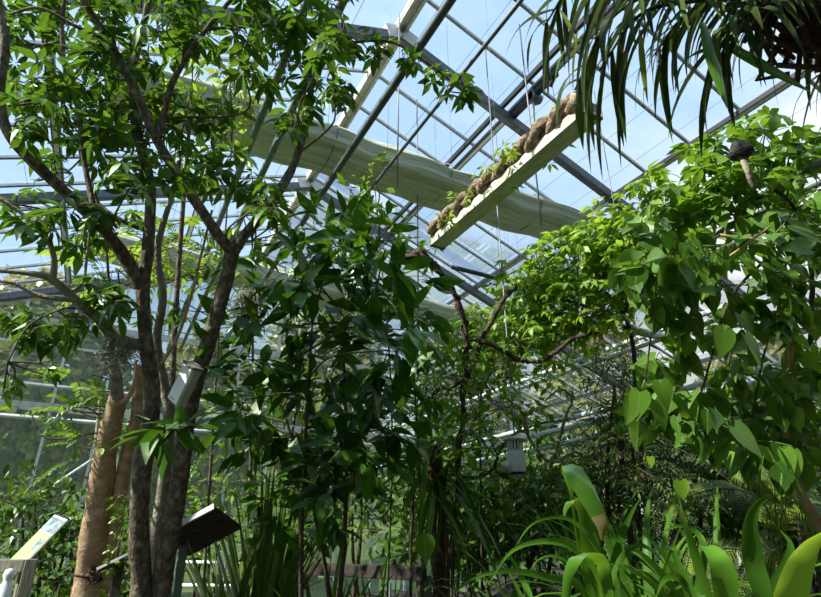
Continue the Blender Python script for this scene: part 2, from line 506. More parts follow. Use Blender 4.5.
def palmate(lv, c, out, L, k=None, wr=0.34, tilt=0.35, tint=None):
    """a whorl of leaflets spread like fingers round the end of a stalk"""
    k = k or int(rng.integers(5, 8))
    n = unit(UPW+0.45*out+rng.normal(0, tilt, 3))
    e1 = unit(out-n*(out@n)+1e-4); e2 = np.cross(n, e1)
    for i in range(k):
        a = (i-(k-1)/2)/(k-1)*PI*1.35+rng.normal(0, 0.1)
        dd = e1*math.cos(a)+e2*math.sin(a)-n*rng.uniform(0.15, 0.6)
        ll = L*(1-0.28*abs(a)/2.2)*rng.uniform(0.85, 1.15)
        lv.add(c+dd*0.01, dd, n, ll, ll*wr*rng.uniform(0.85, 1.15), tint)


def pinnate(lv, tw, c, out, L, pairs=7, leaf=0.06, wr=0.36, tint=None, sag=0.35):
    out = unit(out)
    n = unit(UPW-out*(out[2])+rng.normal(0, 0.2, 3))
    sd = np.cross(out, n)
    pts = []
    for i in range(pairs+1):
        t = i/pairs
        q = c+out*L*t-UPW*(sag*L*t*t)
        pts.append(q)
        dirn = unit(out-UPW*2*sag*t)
        if i == 0: continue
        if i == pairs:
            lv.add(q, dirn, n, leaf, leaf*wr, tint); break
        for s in (-1, 1):
            ll = leaf*(1.0-0.35*t)*rng.uniform(0.9, 1.1)
            lv.add(q, unit(sd*s+dirn*0.55-n*0.15), n, ll, ll*wr, tint)
    tw.tube(pts, np.linspace(0.003, 0.0015, len(pts))*max(1, L/0.3), 4, False)


def spray(lv, tw, skel, c, R, n, kind, L, wr=0.45, up=0.2, tint=None, link=True, hang=0.3):
    """a bunch of twigs with leaves: it grows from the nearest point of the skeleton to c"""
    c = np.asarray(c, float)
    if link and len(skel):
        S = np.asarray(skel)
        dist = np.linalg.norm(S-c, axis=1)+0.6*np.maximum(0, S[:, 2]-c[2])
        a = S[int(dist.argmin())]
        mid = (a+c)/2+rng.normal(0, 0.12, 3)*np.linalg.norm(a-c)+np.array([0, 0, 0.08*np.linalg.norm(a-c)])
        pl = smooth_path([a, mid, c], 5)
        ln = np.linalg.norm(a-c)
        tw.tube(pl, np.linspace(0.004+0.006*min(1.2, ln), 0.004, len(pl)), 5, False)
        out0 = unit(c-a)
    else:
        out0 = rdir(0.4)
    per = {'palmate': 1, 'single': 5, 'pinnate': 1, 'heart': 4}[kind]
    cnt = max(1, int(round(n/per)))
    for _ in range(cnt):
        e = c+in_ball()*R
        out = unit(unit(e-c)+0.35*out0+rng.normal(0, 0.25, 3)+UPW*up)
        b = c+(e-c)*0.15
        pl = smooth_path([b, (b+e)/2+rng.normal(0, 0.02, 3), e], 3)
        tw.tube(pl, np.linspace(0.003, 0.0018, len(pl)), 4, False)
        l_ = L*rng.uniform(0.75, 1.2)
        if kind == 'palmate':
            palmate(lv, e, out, l_, tint=tint if tint is None else np.clip(tint+rng.normal(0, .15), 0, 1), wr=wr)
        elif kind == 'pinnate':
            pinnate(lv, tw, e, unit(out*np.array([1, 1, 0.4])), l_*2.6, 8, l_*0.8, wr, tint if tint is None else np.clip(tint+rng.normal(0, .15), 0, 1))
        else:
            for i in range(per):
                t = 0.35+0.65*i/max(1, per-1)
                q = b+(e-b)*t
                dd = unit(out+rng.normal(0, 0.75, 3)-UPW*hang)
                nn = unit(UPW*0.9+rng.normal(0, 0.5, 3)-0.25*FWD)
                if kind == 'heart':
                    dd = unit(out*0.5+rng.normal(0, 0.5, 3)-UPW*0.9)
                    nn = unit(-0.55*FWD*np.array([1, 1, 0])+UPW*0.5+rng.normal(0, 0.55, 3))
                s_ = l_*rng.uniform(0.7, 1.2)
                pp = q+dd*0.02
                lv.add(pp, dd, nn, s_, s_*wr*rng.uniform(0.85, 1.1), tint if tint is None else np.clip(tint+rng.normal(0, .2), 0, 1))


def pxpath(pts, d=None):
    """list of (px, py[, depth]) -> points of the place"""
    return np.array([at(p[0], p[1], p[2] if len(p) > 2 else d) for p in pts])


def limb(name, pts, r0, r1, mat, parent, n=9, sub=6, rough=0.05, skel=None):
    P = smooth_path(pts, sub)
    k = len(P)
    rad = np.linspace(r0, r1, k)
    rad = rad*(1+0.03*np.sin(np.arange(k)*0.7+rng.random()*6)+rng.normal(0, 0.008, k))
    mb = MB(); mb.tube(P, rad, n, True, rough)
    if skel is not None:
        skel.extend(P.tolist())
    return mb.build(name, mat, parent)


def sstep(a, b, x):
    t = min(1, max(0, (x-a)/(b-a)))
    return t*t*(3-2*t)


def floor_h(x, y):
    """the planting beds rise in banks beside the path"""
    r_ = x*math.cos(math.radians(33))-y*math.sin(math.radians(33))
    f_ = x*math.sin(math.radians(33))+y*math.cos(math.radians(33))
    return 0.85*sstep(0.25, 0.95, r_)*sstep(0.9, 1.7, f_) + 0.55*sstep(2.0, 2.9, f_)*(1-sstep(0.25, 0.95, r_))


def ground_pt(p, dz=-0.03):
    return np.array([p[0], p[1], dz+floor_h(p[0], p[1])])


# ================================================================ THE GREENHOUSE
ZR, XR, SL = 6.4, 1.87, 0.384
XL, XE = -4.6, 8.9            # eaves, left and right
YN, YG = -3.0, 9.75           # near end (behind the viewer) and far gable


def roof_z(x):
    return ZR-SL*abs(x-XR)


# floor of the house and the ground outside
mb = MB()
nx, ny = 90, 90
xs = np.linspace(XL, XE, nx); ys = np.linspace(YN, YG, ny)
vs = [[x, y, 0.04*math.sin(x*1.7)*math.cos(y*1.3)+0.02*rng.random()-0.02+floor_h(x, y)] for y in ys for x in xs]
fs = [(j*nx+i, j*nx+i+1, (j+1)*nx+i+1, (j+1)*nx+i) for j in range(ny-1) for i in range(nx-1)]
mb.add(vs, fs)
struct(mb.build('floor', M['soil']))
mb = MB()
pc = smooth_path([(0.6, -2.9, 0), (0.2, -0.6, 0), (-0.4, 0.9, 0), (-0.3, 3.0, 0), (0.6, 5.2, 0), (1.6, 6.2, 0)], 12)
tt = unit(np.gradient(pc, axis=0)); sd = np.cross(tt, UPW)
vs = np.concatenate([pc-sd*0.55, pc+sd*0.55]); vs[:, 2] = [0.05+floor_h(q[0], q[1]) for q in vs]
k = len(pc)
mb.add(vs, [(i, i+k, i+k+1, i+1) for i in range(k-1)])
struct(mb.build('trim_8', M['path']))
mb = MB(); mb.box((2, 40, -0.25), (160, 160, 0.3))
struct(mb.build('trim_9', M['grass'], smooth=False))

# a grassy, wooded slope rises beyond the far and right walls
mb = MB(); nn_ = 60; mm_ = 16; vs = []
for i in range(nn_):
    a = math.radians(-75+210*i/(nn_-1))
    for j in range(mm_):
        t = j/(mm_-1); rr = 17+34*t
        z = -0.15+11.0*sstep(0, 1, t)*(1+0.12*math.sin(a*7+1)) + rng.normal(0, 0.25)*t
        vs.append((2+rr*math.sin(a), 2+rr*math.cos(a), z))
mb.add(vs, [(i*mm_+j, i*mm_+j+1, (i+1)*mm_+j+1, (i+1)*mm_+j) for i in range(nn_-1) for j in range(mm_-1)])
o_ = struct(mb.build('hillside', M['outside']))

# roof: glass, bars, purlins
for side, xe, nm in ((1, XE, 'ceiling_right'), (-1, XL, 'ceiling_left')):
    mb = MB()
    g = 0.03
    mb.add([(XR, YN, ZR+g), (xe, YN, roof_z(xe)+g), (xe, YG, roof_z(xe)+g), (XR, YG, ZR+g)], [(0, 1, 2, 3)])
    cz = struct(mb.build(nm, M['roof_glass'], smooth=False))
    y = 3.32
    bars = []
    while y > YN: y -= 0.565
    while y < YG:
        y += 0.565
        if y < YG: bars.append(y)
    un = unit(np.array([SL*side, 0, 1.0]))
    for y in bars:
        b = MB()
        a0 = np.array([XR, y, ZR]); a1 = np.array([xe, y, roof_z(xe)])
        b.bar(a0, a1, 0.026, 0.03, un)
        o = b.build('glazing_bar', M['alu'], cz, smooth=False)
        b2 = MB()
        for s in (-1, 1):
            b2.bar(a0+np.array([0, s*0.011, 0])-un*0.020, a1+np.array([0, s*0.011, 0])-un*0.020, 0.004, 0.006, un)
        b2.build('gasket', M['darkmetal'], o, smooth=False)

n_trim = 10


def trim(mb, mat, smooth=False):
    global n_trim
    o = struct(mb.build('trim_%d' % n_trim, mat, smooth=smooth)); n_trim += 1
    return o


# ridge
mb = MB(); mb.bar((XR, YN, ZR-0.04), (XR, YG, ZR-0.04), 0.13, 0.07); mb.bar((XR-0.045, YN, ZR-0.09), (XR-0.045, YG, ZR-0.09), 0.03, 0.05)
mb.bar((XR+0.045, YN, ZR-0.09), (XR+0.045, YG, ZR-0.09), 0.03, 0.05)
trim(mb, M['ridge'])
# purlins: a dark angle with a pale strip beside it
for x, big in ((3.27, 1), (4.81, 0), (6.4, 0), (8.0, 0), (0.45, 0), (-1.1, 0), (-2.7, 0)):
    mb = MB(); z = roof_z(x)-0.06
    for q_ in (-0.03, 0.03): mb.bar((x+q_, YN, z), (x+q_, YG, z), 0.018, 0.05)
    if big: mb.bar((x-0.13, YN, z-0.02+0.05), (x-0.13, YG, z+0.03), 0.04, 0.06)
    o = trim(mb, M['darkmetal'])
    b = MB(); b.bar((x, YN, z-0.012), (x, YG, z-0.012), 0.046, 0.03)
    b.build('pale_strip', M['alu'], o, smooth=False)
# frames: tube rafters on both slopes
for y in (0.75, 3.75, 6.75, 9.68):
    for side, xe in ((1, XE), (-1, XL)):
        mb = MB()
        un = unit(np.array([SL*side, 0, 1.0]))
        a = np.array([XR, y, ZR-0.17]); b = np.array([xe, y, roof_z(xe)-0.17])
        mb.bar(a, b, 0.085, 0.12, un)
        mb.bar(a-un*0.0+np.array([0, 0.05, 0]), b+np.array([0, 0.05, 0]), 0.03, 0.05, un)
        o = trim(mb, M['steel'])
        bevel(o, 0.012)
        g = MB(); g.box((XR+side*0.09, y, ZR-0.16), (0.16, 0.10, 0.16), np.array(Matrix.Rotation(side*0.36, 3, 'Y')))
        g.build('joint_plate', M['alu'], o, smooth=False)

# roof-vent motor bracket on the first purlin
p = np.array([3.27, 3.35, roof_z(3.27)-0.13])
t = thing('vent_drive', 'dark metal roof vent bracket with a thin arm on the upper purlin', 'bracket', p)
mb = MB(); mb.bar(p+(0, -0.35, 0.0), p+(0, 0.45, 0.0), 0.06, 0.05); mb.build('rail', M['darkmetal'], t, False)
mb = MB(); mb.box(p+(0, 0, -0.02), (0.12, 0.09, 0.12)); mb.tube([p+(-0.06, 0, -0.03), p+(0.08, 0, -0.03)], 0.05, 12); mb.build('gearbox', M['steel'], t)
mb = MB(); mb.bar(p+(0, 0.02, -0.06), p+(0.1, 0.15, -0.36), 0.02, 0.035); mb.build('arm', M['alu'], t, False)
mb = MB(); mb.add([p+(-.02, -.38, .06), p+(-.02, -.12, .06), p+(-.02, -.25, -.1), p+(.02, -.38, .06), p+(.02, -.12, .06), p+(.02, -.25, -.1)],
                  [(0, 1, 2), (3, 5, 4), (0, 3, 4, 1), (1, 4, 5, 2), (2, 5, 3, 0)]); mb.build('gusset', M['darkmetal'], t, False)

# far gable: frosted panes between mullions and transoms
mb = MB()
mb.add([(XL, YG, 0.5), (XE, YG, 0.5), (XE, YG, roof_z(XE)), (XR, YG, ZR), (XL, YG, roof_z(XL))], [(0, 1, 2, 3, 4)])
wg = struct(mb.build('wall_far', M['wall_glass'], smooth=False))
x = -0.9-0.66*5
while x < XE:
    if x > XL:
        b = MB(); b.bar((x, YG-0.03, 0.5), (x, YG-0.03, roof_z(x)-0.05), 0.035, 0.05, (0, 1, 0)); b.build('mullion', M['alu'], wg, False)
    x += 0.66
for z, h, mt in ((4.14, 0.03, 'alu'), (4.52, 0.10, 'ridge'), (3.2, 0.12, 'ridge'), (2.24, 0.03, 'steel'), (1.75, 0.03, 'steel'), (4.95, 0.03, 'alu')):
    x0 = max(XL, XR-(ZR-z)/SL); x1 = min(XE, XR+(ZR-z)/SL)
    b = MB(); b.bar((x0, YG-0.045, z), (x1, YG-0.045, z), 0.05, h); b.build('transom', M[mt], wg, False)
for side, xe in ((1, XE), (-1, XL)):
    b = MB(); b.bar((XR, YG-0.02, ZR-0.2), (xe, YG-0.02, roof_z(xe)-0.2), 0.05, 0.16, (0, 0, 1)); b.build('verge_board', M['ridge'], wg, False)
mb = MB(); mb.box(((XL+XE)/2, YG, 0.25), (XE-XL, 0.16, 0.52)); struct(mb.build('baseboard_far', M['greywood'], smooth=False))
# side walls and the near end
for nm, x, mt in (('wall_left', XL, 'wall_glass'), ('wall_right', XE, 'wall_glass')):
    mb = MB(); mb.add([(x, YN, 0.5), (x, YG, 0.5), (x, YG, roof_z(x)), (x, YN, roof_z(x))], [(0, 1, 2, 3)])
    w = struct(mb.build(nm, M[mt], smooth=False))
    y = YN+0.4
    while y < YG:
        b = MB(); b.bar((x, y, 0.5), (x, y, roof_z(x)-0.05), 0.05, 0.035, (1, 0, 0)); b.build('mullion', M['alu'], w, False); y += 0.85
    b = MB(); b.bar((x, YN, 2.0), (x, YG, 2.0), 0.06, 0.05); b.build('transom', M['alu'], w, False)
    mb = MB(); mb.box((x, (YN+YG)/2, 0.25), (0.16, YG-YN, 0.52)); struct(mb.build('baseboard_'+nm[5:], M['greywood'], smooth=False))
mb = MB(); mb.add([(XL, YN, 0), (XE, YN, 0), (XE, YN, roof_z(XE)), (XR, YN, ZR), (XL, YN, roof_z(XL))], [(4, 3, 2, 1, 0)])
struct(mb.build('wall_near', M['light_block'], smooth=False))  # unseen end wall, made solid and dark to cut ambient light from behind
for x in (XL, XE):   # eaves gutters
    mb = MB(); mb.bar((x, YN, roof_z(x)), (x, YG, roof_z(x)), 0.16, 0.12); trim(mb, M['ridge'])

# ================================================================ shade rolls, wires, pipes, hung things
ZS = 5.0     # level of the shade screens


def shade_roll(ys_, label, hue=None):
    n = 140
    x0, x1 = XR-(ZR-ZS-0.45)/SL, XR+(ZR-ZS-0.22)/SL
    t = thing('shade_screen', label, 'shade screen', ((x0+x1)/2, ys_, ZS), None)
    xs = np.linspace(x0, x1, n)
    k = 48; an = np.arange(k)*2*PI/k
    ph = rng.random(k)*6
    vs = []
    for i, x in enumerate(xs):
        sag = 0.035*math.sin((x-x0)*PI/0.95)**2
        for j in range(k):
            ca, sa = math.cos(an[j]), math.sin(an[j])
            fold = 1+0.06*math.sin(an[j]*9+0.15*math.sin(x*0.9))+0.05*math.sin(an[j]*15+x*0.12)+0.03*math.sin(x*4+an[j]*3)+0.012*math.sin(x*13+ph[j])
            yy = 0.30*np.sign(ca)*abs(ca)**0.8*fold
            zz = 0.15*np.sign(sa)*abs(sa)**0.7*fold
            vs.append((x, ys_+yy, ZS+zz-sag-0.05*(0.5-0.5*math.cos(an[j]-0.7))))
    fs = [(i*k+j, i*k+(j+1) % k, (i+1)*k+(j+1) % k, (i+1)*k+j) for i in range(n-1) for j in range(k)]
    fs += [tuple(range(k-1, -1, -1)), tuple((n-1)*k+j for j in range(k))]
    mb = MB(); mb.add(vs, fs); mb.build('fabric', M['fabric'], t)
    for f in (0.12, 0.35, 0.58, 0.8):
        x = x0+(x1-x0)*f
        b = MB()
        ring = [(x, ys_+0.325*math.cos(a), ZS-0.03+0.19*math.sin(a)) for a in np.linspace(0, 2*PI, 17)]
        b.tube(ring, 0.006, 5, False); b.tube([(x, ys_, ZS+0.11), (x, ys_, roof_z(x)-0.02)], 0.0025, 4)
        b.build('strap', M['wire'], t)
    return t


r = at_z(440, 184, ZS)
shade_roll(float(r[1]), 'long pale green shade screen gathered into a roll under the glass, nearest the ridge joint')
r = at_z(0, 222, ZS)
shade_roll(float(r[1]), 'farther gathered shade screen roll, showing at the left edge above bare branches')

# screen wires running the length of the house
for i, x in enumerate(np.arange(-2.2, 5.2, 0.47)):
    z = min(ZS+0.14, roof_z(x)-0.3)
    mb = MB(); xj = x+rng.normal(0, 0.04)
    mb.tube([(xj, -2.5, z), (xj, 3.4, z-0.015), (xj, YG-0.06, z)], 0.0022, 4)
    tag(mb.build('screen_wire', M['wire']), 'thin taut wire running lengthwise below the glass roof', 'wire', 'thin taut screen wires under the roof')


def pipe(name, px, py, z, rad, mat, label, y0=-2.4, y1=9.6, group=None, hang=(5.2,)):
    """a straight pipe along the house that passes through the pixel at height z"""
    p = at_z(px, py, z)
    x = float(p[0])
    t = thing(name, label, 'pipe', (x, (y0+y1)/2, z), group)
    mb = MB(); mb.tube([(x, y0, z), (x, (y0+y1)/2, z), (x, y1, z)], rad, 14); mb.build('tube', mat, t)
    for y in hang:
        b = MB(); b.tube([(x+rad*1.3*math.cos(a), y, z+rad*1.3*math.sin(a)) for a in np.linspace(0, 2*PI, 13)], 0.005, 5, False)
        b.tube([(x, y, z+rad), (x, y, roof_z(x)-0.05)], 0.002, 4); b.build('hanger', M['wire'], t)
    return x


pipe('heating_pipe', 385, 99, 4.3, 0.028, M['darkpipe'], 'dark grey-green heating pipe crossing high in front of the shade roll')
pipe('heating_pipe', 444, 97, 4.35, 0.0145, M['steel'], 'thin steel pipe beside the thick dark pipe, crossing the shade roll', hang=(3.55,))
for dx, lb in ((0, 'left pipe of the pale green pair rising behind the big tree'), (26, 'right pipe of the pale green pair rising behind the big tree')):
    pipe('heating_pipe', 252+dx, 140, 4.3, 0.028, M['greenpipe'], lb, group=None)
for px, py, z, lb in ((587, 357, 3.3, 'upper pipe of the right-hand white heating pipe pair under the low glass'),
                      (587, 365, 3.25, 'lower pipe of the right-hand white heating pipe pair under the low glass'),
                      (570, 418, 2.55, 'top pipe of the lowest pale heating pipe group behind the sensor'),
                      (570, 427, 2.5, 'middle pipe of the lowest pale heating pipe group behind the sensor'),
                      (575, 441, 2.3, 'bottom pipe of the lowest pale heating pipe group behind the sensor')):
    pipe('heating_pipe', px, py, z, 0.026, M['palepipe'], lb, hang=(5.0,))
for px, py, z, lb in ((543, 318, 3.6, 'upper of two grey-green pipes half hidden in the bright canopy leaves'),
                      (563, 322, 3.5, 'lower of two grey-green pipes half hidden in the bright canopy leaves')):
    pipe('heating_pipe', px, py, z, 0.03, M['greenpipe'], lb, hang=(5.0,))
pipe('heating_pipe', 786, 181, 3.3, 0.026, M['greenpipe'], 'grey-green pipe running through the leaves at the right edge', hang=(1.0, 4.0))
# gable pipes
for z, rd, lb in ((3.5, 0.028, 'upper horizontal heating pipe along the frosted far wall'), (3.02, 0.03, 'lower horizontal heating pipe along the frosted far wall')):
    t = thing('heating_pipe', lb, 'pipe', (1.5, YG-0.16, z))
    mb = MB(); mb.tube([(XL+.1, YG-.16, z), (1.5, YG-.16, z), (XE-.1, YG-.16, z)], rd, 12); mb.build('tube', M['palepipe'], t)
    for x in (-3.5, -1.6, 0.5, 2.6, 4.6, 6.5):
        b = MB(); b.bar((x, YG-.06, z-rd), (x, YG-.2, z-rd), 0.03, 0.015); b.build('bracket', M['steel'], t, False)
# cross pipe
a = at_z(452, 267, 3.55); b_ = np.array([at_z(548, 294, 3.55)[0], a[1], 3.55])
mb = MB(); mb.tube([a, (a+b_)/2, b_], 0.02, 10)
tag(mb.build('cross_pipe', M['darkpipe']), 'short dark cross pipe joining the white trough end to the bright canopy', 'pipe')

# hanging wires
for px, y0, y1, d in ((398, 62, 205, 5.0), (538, 150, 235, 4.6), (418, 215, 320, 5.6)):
    p = at(px, (y0+y1)/2, d)
    top = np.array([p[0], p[1], roof_z(p[0])-0.03]); bot = np.array([p[0], p[1], at(px, y1, d)[2]])
    mb = MB(); mb.tube([top, (top+bot)/2, bot], 0.007, 6)
    tag(mb.build('hanger_rod', M['wire']), {398: 'thin vertical rod dropping from the roof through the shade roll', 538: 'thin vertical rod hanging right of the white trough',
        418: 'thin vertical rod hanging below the lower end of the white trough'}[px], 'rod')

# the white trough with a vine trained along it
ZT = 3.75
pa = at_z(440, 249, ZT); pb = at_z(590, 112, ZT)
xT = float((pa[0]+pb[0])/2); ya_, yb_ = float(pb[1]), float(pa[1])
t = thing('hanging_trough', 'long off-white metal trough hung diagonally under the roof with a vine on it', 'trough', (xT, (ya_+yb_)/2, ZT))
mb = MB()
prof = [(-0.07, 0.075), (-0.07, 0.0), (0.07, 0.0), (0.07, 0.075), (0.06, 0.075), (0.06, 0.012), (-0.06, 0.012), (-0.06, 0.075)]
vs = [(xT+px, y, ZT+pz) for y in (ya_, yb_) for px, pz in prof]
mb.add(vs, [(i, (i+1) % 8, 8+(i+1) % 8, 8+i) for i in range(8)]+[(7, 6, 1, 0), (6, 5, 2, 1), (5, 4, 3, 2), (8, 9, 14, 15), (9, 10, 13, 14), (10, 11, 12, 13)])
mb.build('channel', M['trough'], t, False)
for y in (ya_+0.02, yb_-0.02):
    b = MB(); b.box((xT, y, ZT+0.045), (0.15, 0.03, 0.10)); b.build('end_cap', M['greywood'], t, False)
mb = MB()
for k in range(2):
    yy = np.linspace(ya_+0.03, yb_-0.05, 46)
    pts = [(xT-0.06+0.03*math.cos(y*16+k*PI), y, ZT+0.135+0.035*math.sin(y*16+k*PI)+0.006*rng.random()) for y in yy]
    mb.tube(pts, 0.038+0.012*rng.random(46), 7, True, 0.25)
mb.build('trained_vine', M['rope'], t)
for y in np.linspace(ya_+0.3, yb_-0.3, 3):
    b = MB(); b.tube([(xT, y, ZT+0.09), (xT, y, roof_z(xT)-0.04)], 0.002, 4); b.build('hanger', M['wire'], t)
lv = Leaves(); tw = MB()
for px, py, n in ((470, 185, 3), (495, 160, 4), (505, 150, 3), (560, 135, 3), (455, 205, 4), (445, 225, 5), (550, 150, 3), (520, 170, 2)):
    q = at_z(px, py, ZT+0.08); q[0] += 0.0
    for _ in range(n): palmate(lv, q+rng.normal(0, .05, 3), rdir(0.2), 0.075, 5)
lv.build('vine_leaves', M['l_bright'], t, 'lance')

# sensor housing hung near the middle
d = 4.05
p0 = at(514.5, 438, d)
t = thing('climate_sensor', 'pale grey vented cylinder hanging among bare twigs in the middle', 'sensor', p0)
mb = MB(); mb.lathe(p0+(0, 0, -0.245), [(0.0, 0.005), (0.062, 0.0), (0.066, 0.01), (0.066, 0.13), (0.062, 0.14), (0.056, 0.145), (0.056, 0.155)], 20)
mb.build('body', M['greyplastic'], t)
mb = MB()
for i in range(14):
    a = i*2*PI/14
    mb.bar(p0+(0.052*math.cos(a), 0.052*math.sin(a), -0.095), p0+(0.052*math.cos(a), 0.052*math.sin(a), -0.015), 0.013, 0.01, (math.cos(a), math.sin(a), 0))
mb.build('vent_ribs', M['greyplastic'], t, False)
mb = MB(); mb.lathe(p0+(0, 0, -0.1), [(0.04, 0.0), (0.04, 0.09)], 14); mb.build('inner_tube', M['black'], t)
mb = MB(); mb.lathe(p0+(0, 0, -0.02), [(0.085, 0.0), (0.088, 0.008), (0.07, 0.02), (0.02, 0.03), (0.008, 0.035)], 20); mb.build('cap', M['greyplastic'], t)
mb = MB(); mb.lathe(p0+(0, 0, -0.25), [(0.056, 0.0), (0.056, 0.006)], 18); mb.build('lower_opening', M['black'], t)
mb = MB(); q = p0-RGT*0.085+np.array([0, 0, -0.19]); mb.lathe(q+RGT*0.03, [(0.012, -0.02), (0.034, 0.0), (0.036, 0.035), (0.024, 0.05)], 14, -RGT-FWD*0.4+(0, 0, -.25)); mb.build('inlet', M['greyplastic'], t)
mb = MB(); mb.tube([p0, p0+(0, 0, 0.5), (p0[0], p0[1], roof_z(p0[0])-0.05)], 0.006, 5); mb.build('suspension_wire', M['wire'], t)

# short white tube at the right
a = at(632, 330, 4.6); b_ = a+np.array([0.42, 0, 0.0])
t = thing('tube_lamp', 'short white cylindrical tube poking out of the leaves beside the pipe pair', 'lamp', a)
mb = MB(); mb.tube([a, (a+b_)/2, b_], 0.035, 14); mb.build('tube', M['palepipe'], t)
mb = MB(); mb.tube([a-(0.03, 0, 0), a+(0.03, 0, 0)], 0.045, 14); mb.build('end_cap', M['greyplastic'], t)
mb = MB(); mb.tube([a+(0.05, 0, 0.03), (a[0]+0.05, a[1], roof_z(a[0]+.05)-0.04)], 0.004, 5); mb.build('hanger', M['wire'], t)

# dark clump on a stalk (upper right)
p0 = at(741, 152, 2.7)
t = thing('sprinkler_head', 'dark rounded sprinkler head on a short grey stalk among the upper right leaves', 'sprinkler', p0)
mb = MB(); mb.lathe(p0, [(0.012, 0.055), (0.03, 0.05), (0.052, 0.015), (0.056, -0.012), (0.04, -0.03), (0.015, -0.04)][::-1], 18, unit(np.array([-0.15, -.1, 1])))
for v in mb.v: v += rng.normal(0, 0.0035, v.shape)
mb.build('head', M['nest'], t)
mb = MB(); mb.tube([p0+(0, 0, -0.03), p0+(0.005, 0, -0.12), p0+(0.015, 0.0, -0.21)], [0.016, 0.013, 0.014], 10, True, 0.15); mb.build('stalk', M['lichenbark'], t)
pe = at_z(786, 181, 3.3)

# ================================================================ TREES
def finish_tree(t, lv, tw, leafmat, twigmat, shape, droop=0.18, name='foliage'):
    if tw.n: tw.build('twigs', M[twigmat], t)
    lv.build(name, M[leafmat], t, shape, droop)


# --- the big multi-stemmed tree on the left
D = 3.0
base = ground_pt(at(150, 640, D))
T1 = thing('multi_stemmed_tree', 'large grey-brown tree with several stems and dark finger leaves, left of centre', 'tree', base)
sk = []
b0 = np.array([base])


def gp(pts, d, off=(0, 0)):
    P = pxpath(pts, d)
    g = ground_pt(P[0]); g[:2] += off
    return np.vstack([g, P])


limb('trunk', gp([(140, 597), (139, 540), (141, 480), (150, 425), (152, 385), (146, 340), (142, 285)], D), 0.060, 0.035, M['bark'], T1, 12, 7, 0.05, sk)
limb('trunk', gp([(158, 600), (167, 550), (178, 490), (184, 440), (192, 395), (206, 350), (218, 310), (229, 270), (233, 248)], D+0.05), 0.058, 0.036, M['bark'], T1, 12, 7, 0.05, sk)
limb('trunk', gp([(151, 600), (156, 540), (162, 500), (168, 445), (168, 405), (157, 345), (163, 297), (158, 248), (172, 195), (180, 160)], D+0.25), 0.048, 0.012, M['lichenbark'], T1, 10, 7, 0.05, sk)
limb('branch', pxpath([(143, 290, 3.0), (120, 250, 2.95), (92, 217, 2.9), (50, 178, 2.8), (10, 136, 2.7), (0, 95, 2.7), (5, 45, 2.7), (-4, -10, 2.75)]), 0.036, 0.017, M['bark'], T1, 10, 7, 0.05, sk)
limb('branch', pxpath([(143, 290, 3.0), (149, 235, 3.05), (150, 185, 3.1), (139, 140, 3.1), (133, 95, 3.1), (136, 55, 3.15), (146, 15, 3.2), (150, -20, 3.2)]), 0.034, 0.016, M['bark'], T1, 9, 7, 0.05, sk)
limb('branch', pxpath([(233, 250, 3.05), (222, 240, 3.0), (192, 196, 2.95), (158, 142, 2.9), (134, 88, 2.85), (106, 37, 2.8), (80, -4, 2.75)]), 0.034, 0.016, M['bark'], T1, 10, 7, 0.05, sk)
limb('branch', pxpath([(231, 256, 3.05), (244, 236, 3.08), (264, 213, 3.1), (286, 180, 3.15), (299, 150, 3.2), (309, 110, 3.2), (312, 70, 3.2), (311, 48, 3.2)]), 0.033, 0.014, M['bark'], T1, 10, 7, 0.06, sk)
limb('branch', pxpath([(157, 140, 2.9), (163, 118, 2.9), (172, 84, 2.9), (190, 52, 2.88), (208, 27, 2.85), (234, -4, 2.8)]), 0.021, 0.011, M['bark'], T1, 8, 7, 0.05, sk)
limb('branch', pxpath([(207, 29, 2.85), (240, 27, 2.9), (285, 27, 3.0), (310, 48, 3.2)]), 0.010, 0.008, M['bark'], T1, 7, 7, 0.04, sk)
limb('branch', pxpath([(311, 55, 3.2), (350, 43, 3.2), (390, 42, 3.2), (420, 58, 3.25), (447, 78, 3.3), (470, 96, 3.3)]), 0.010, 0.004, M['bark'], T1, 7, 6, 0.04, sk)
limb('branch', pxpath([(146, 347, 3.0), (116, 338, 2.95), (98, 318, 2.95), (80, 304, 2.9), (54, 281, 2.85), (34, 274, 2.8), (-6, 270, 2.75)]), 0.036, 0.012, M['lichenbark'], T1, 10, 7, 0.07, sk)
limb('branch', pxpath([(53, 281, 2.85), (54, 258, 2.83), (46, 238, 2.8), (25, 216, 2.78), (-5, 196, 2.75)]), 0.017, 0.009, M['lichenbark'], T1, 8, 6, 0.06, sk)
limb('branch', pxpath([(66, 293, 2.9), (82, 284, 2.95), (87, 255, 3.0), (90, 230, 3.0)]), 0.010, 0.006, M['lichenbark'], T1, 8, 6, 0.05, sk)
limb('branch', pxpath([(72, 300, 2.88), (40, 296, 2.85), (15, 284, 2.82), (-6, 280, 2.8)]), 0.014, 0.009, M['lichenbark'], T1, 8, 6, 0.05, sk)
limb('branch', pxpath([(95, 214, 2.9), (85, 165, 2.95), (78, 110, 2.95), (66, 75, 2.95), (62, 25, 2.95), (66, -10, 2.95)]), 0.016, 0.010, M['bark'], T1, 8, 6, 0.05, sk)
limb('branch', pxpath([(78, 98, 2.95), (55, 101, 2.9), (8, 106, 2.75)]), 0.008, 0.006, M['bark'], T1, 7, 6, 0.05, sk)
limb('branch', pxpath([(104, 38, 2.8), (75, 26, 2.75), (40, 8, 2.7), (10, 14, 2.7)]), 0.011, 0.006, M['bark'], T1, 7, 6, 0.05, sk)
limb('branch', pxpath([(147, 230, 3.05), (125, 222, 3.0), (100, 205, 3.0), (92, 185, 3.0)]), 0.016, 0.008, M['bark'], T1, 7, 6, 0.05, sk)
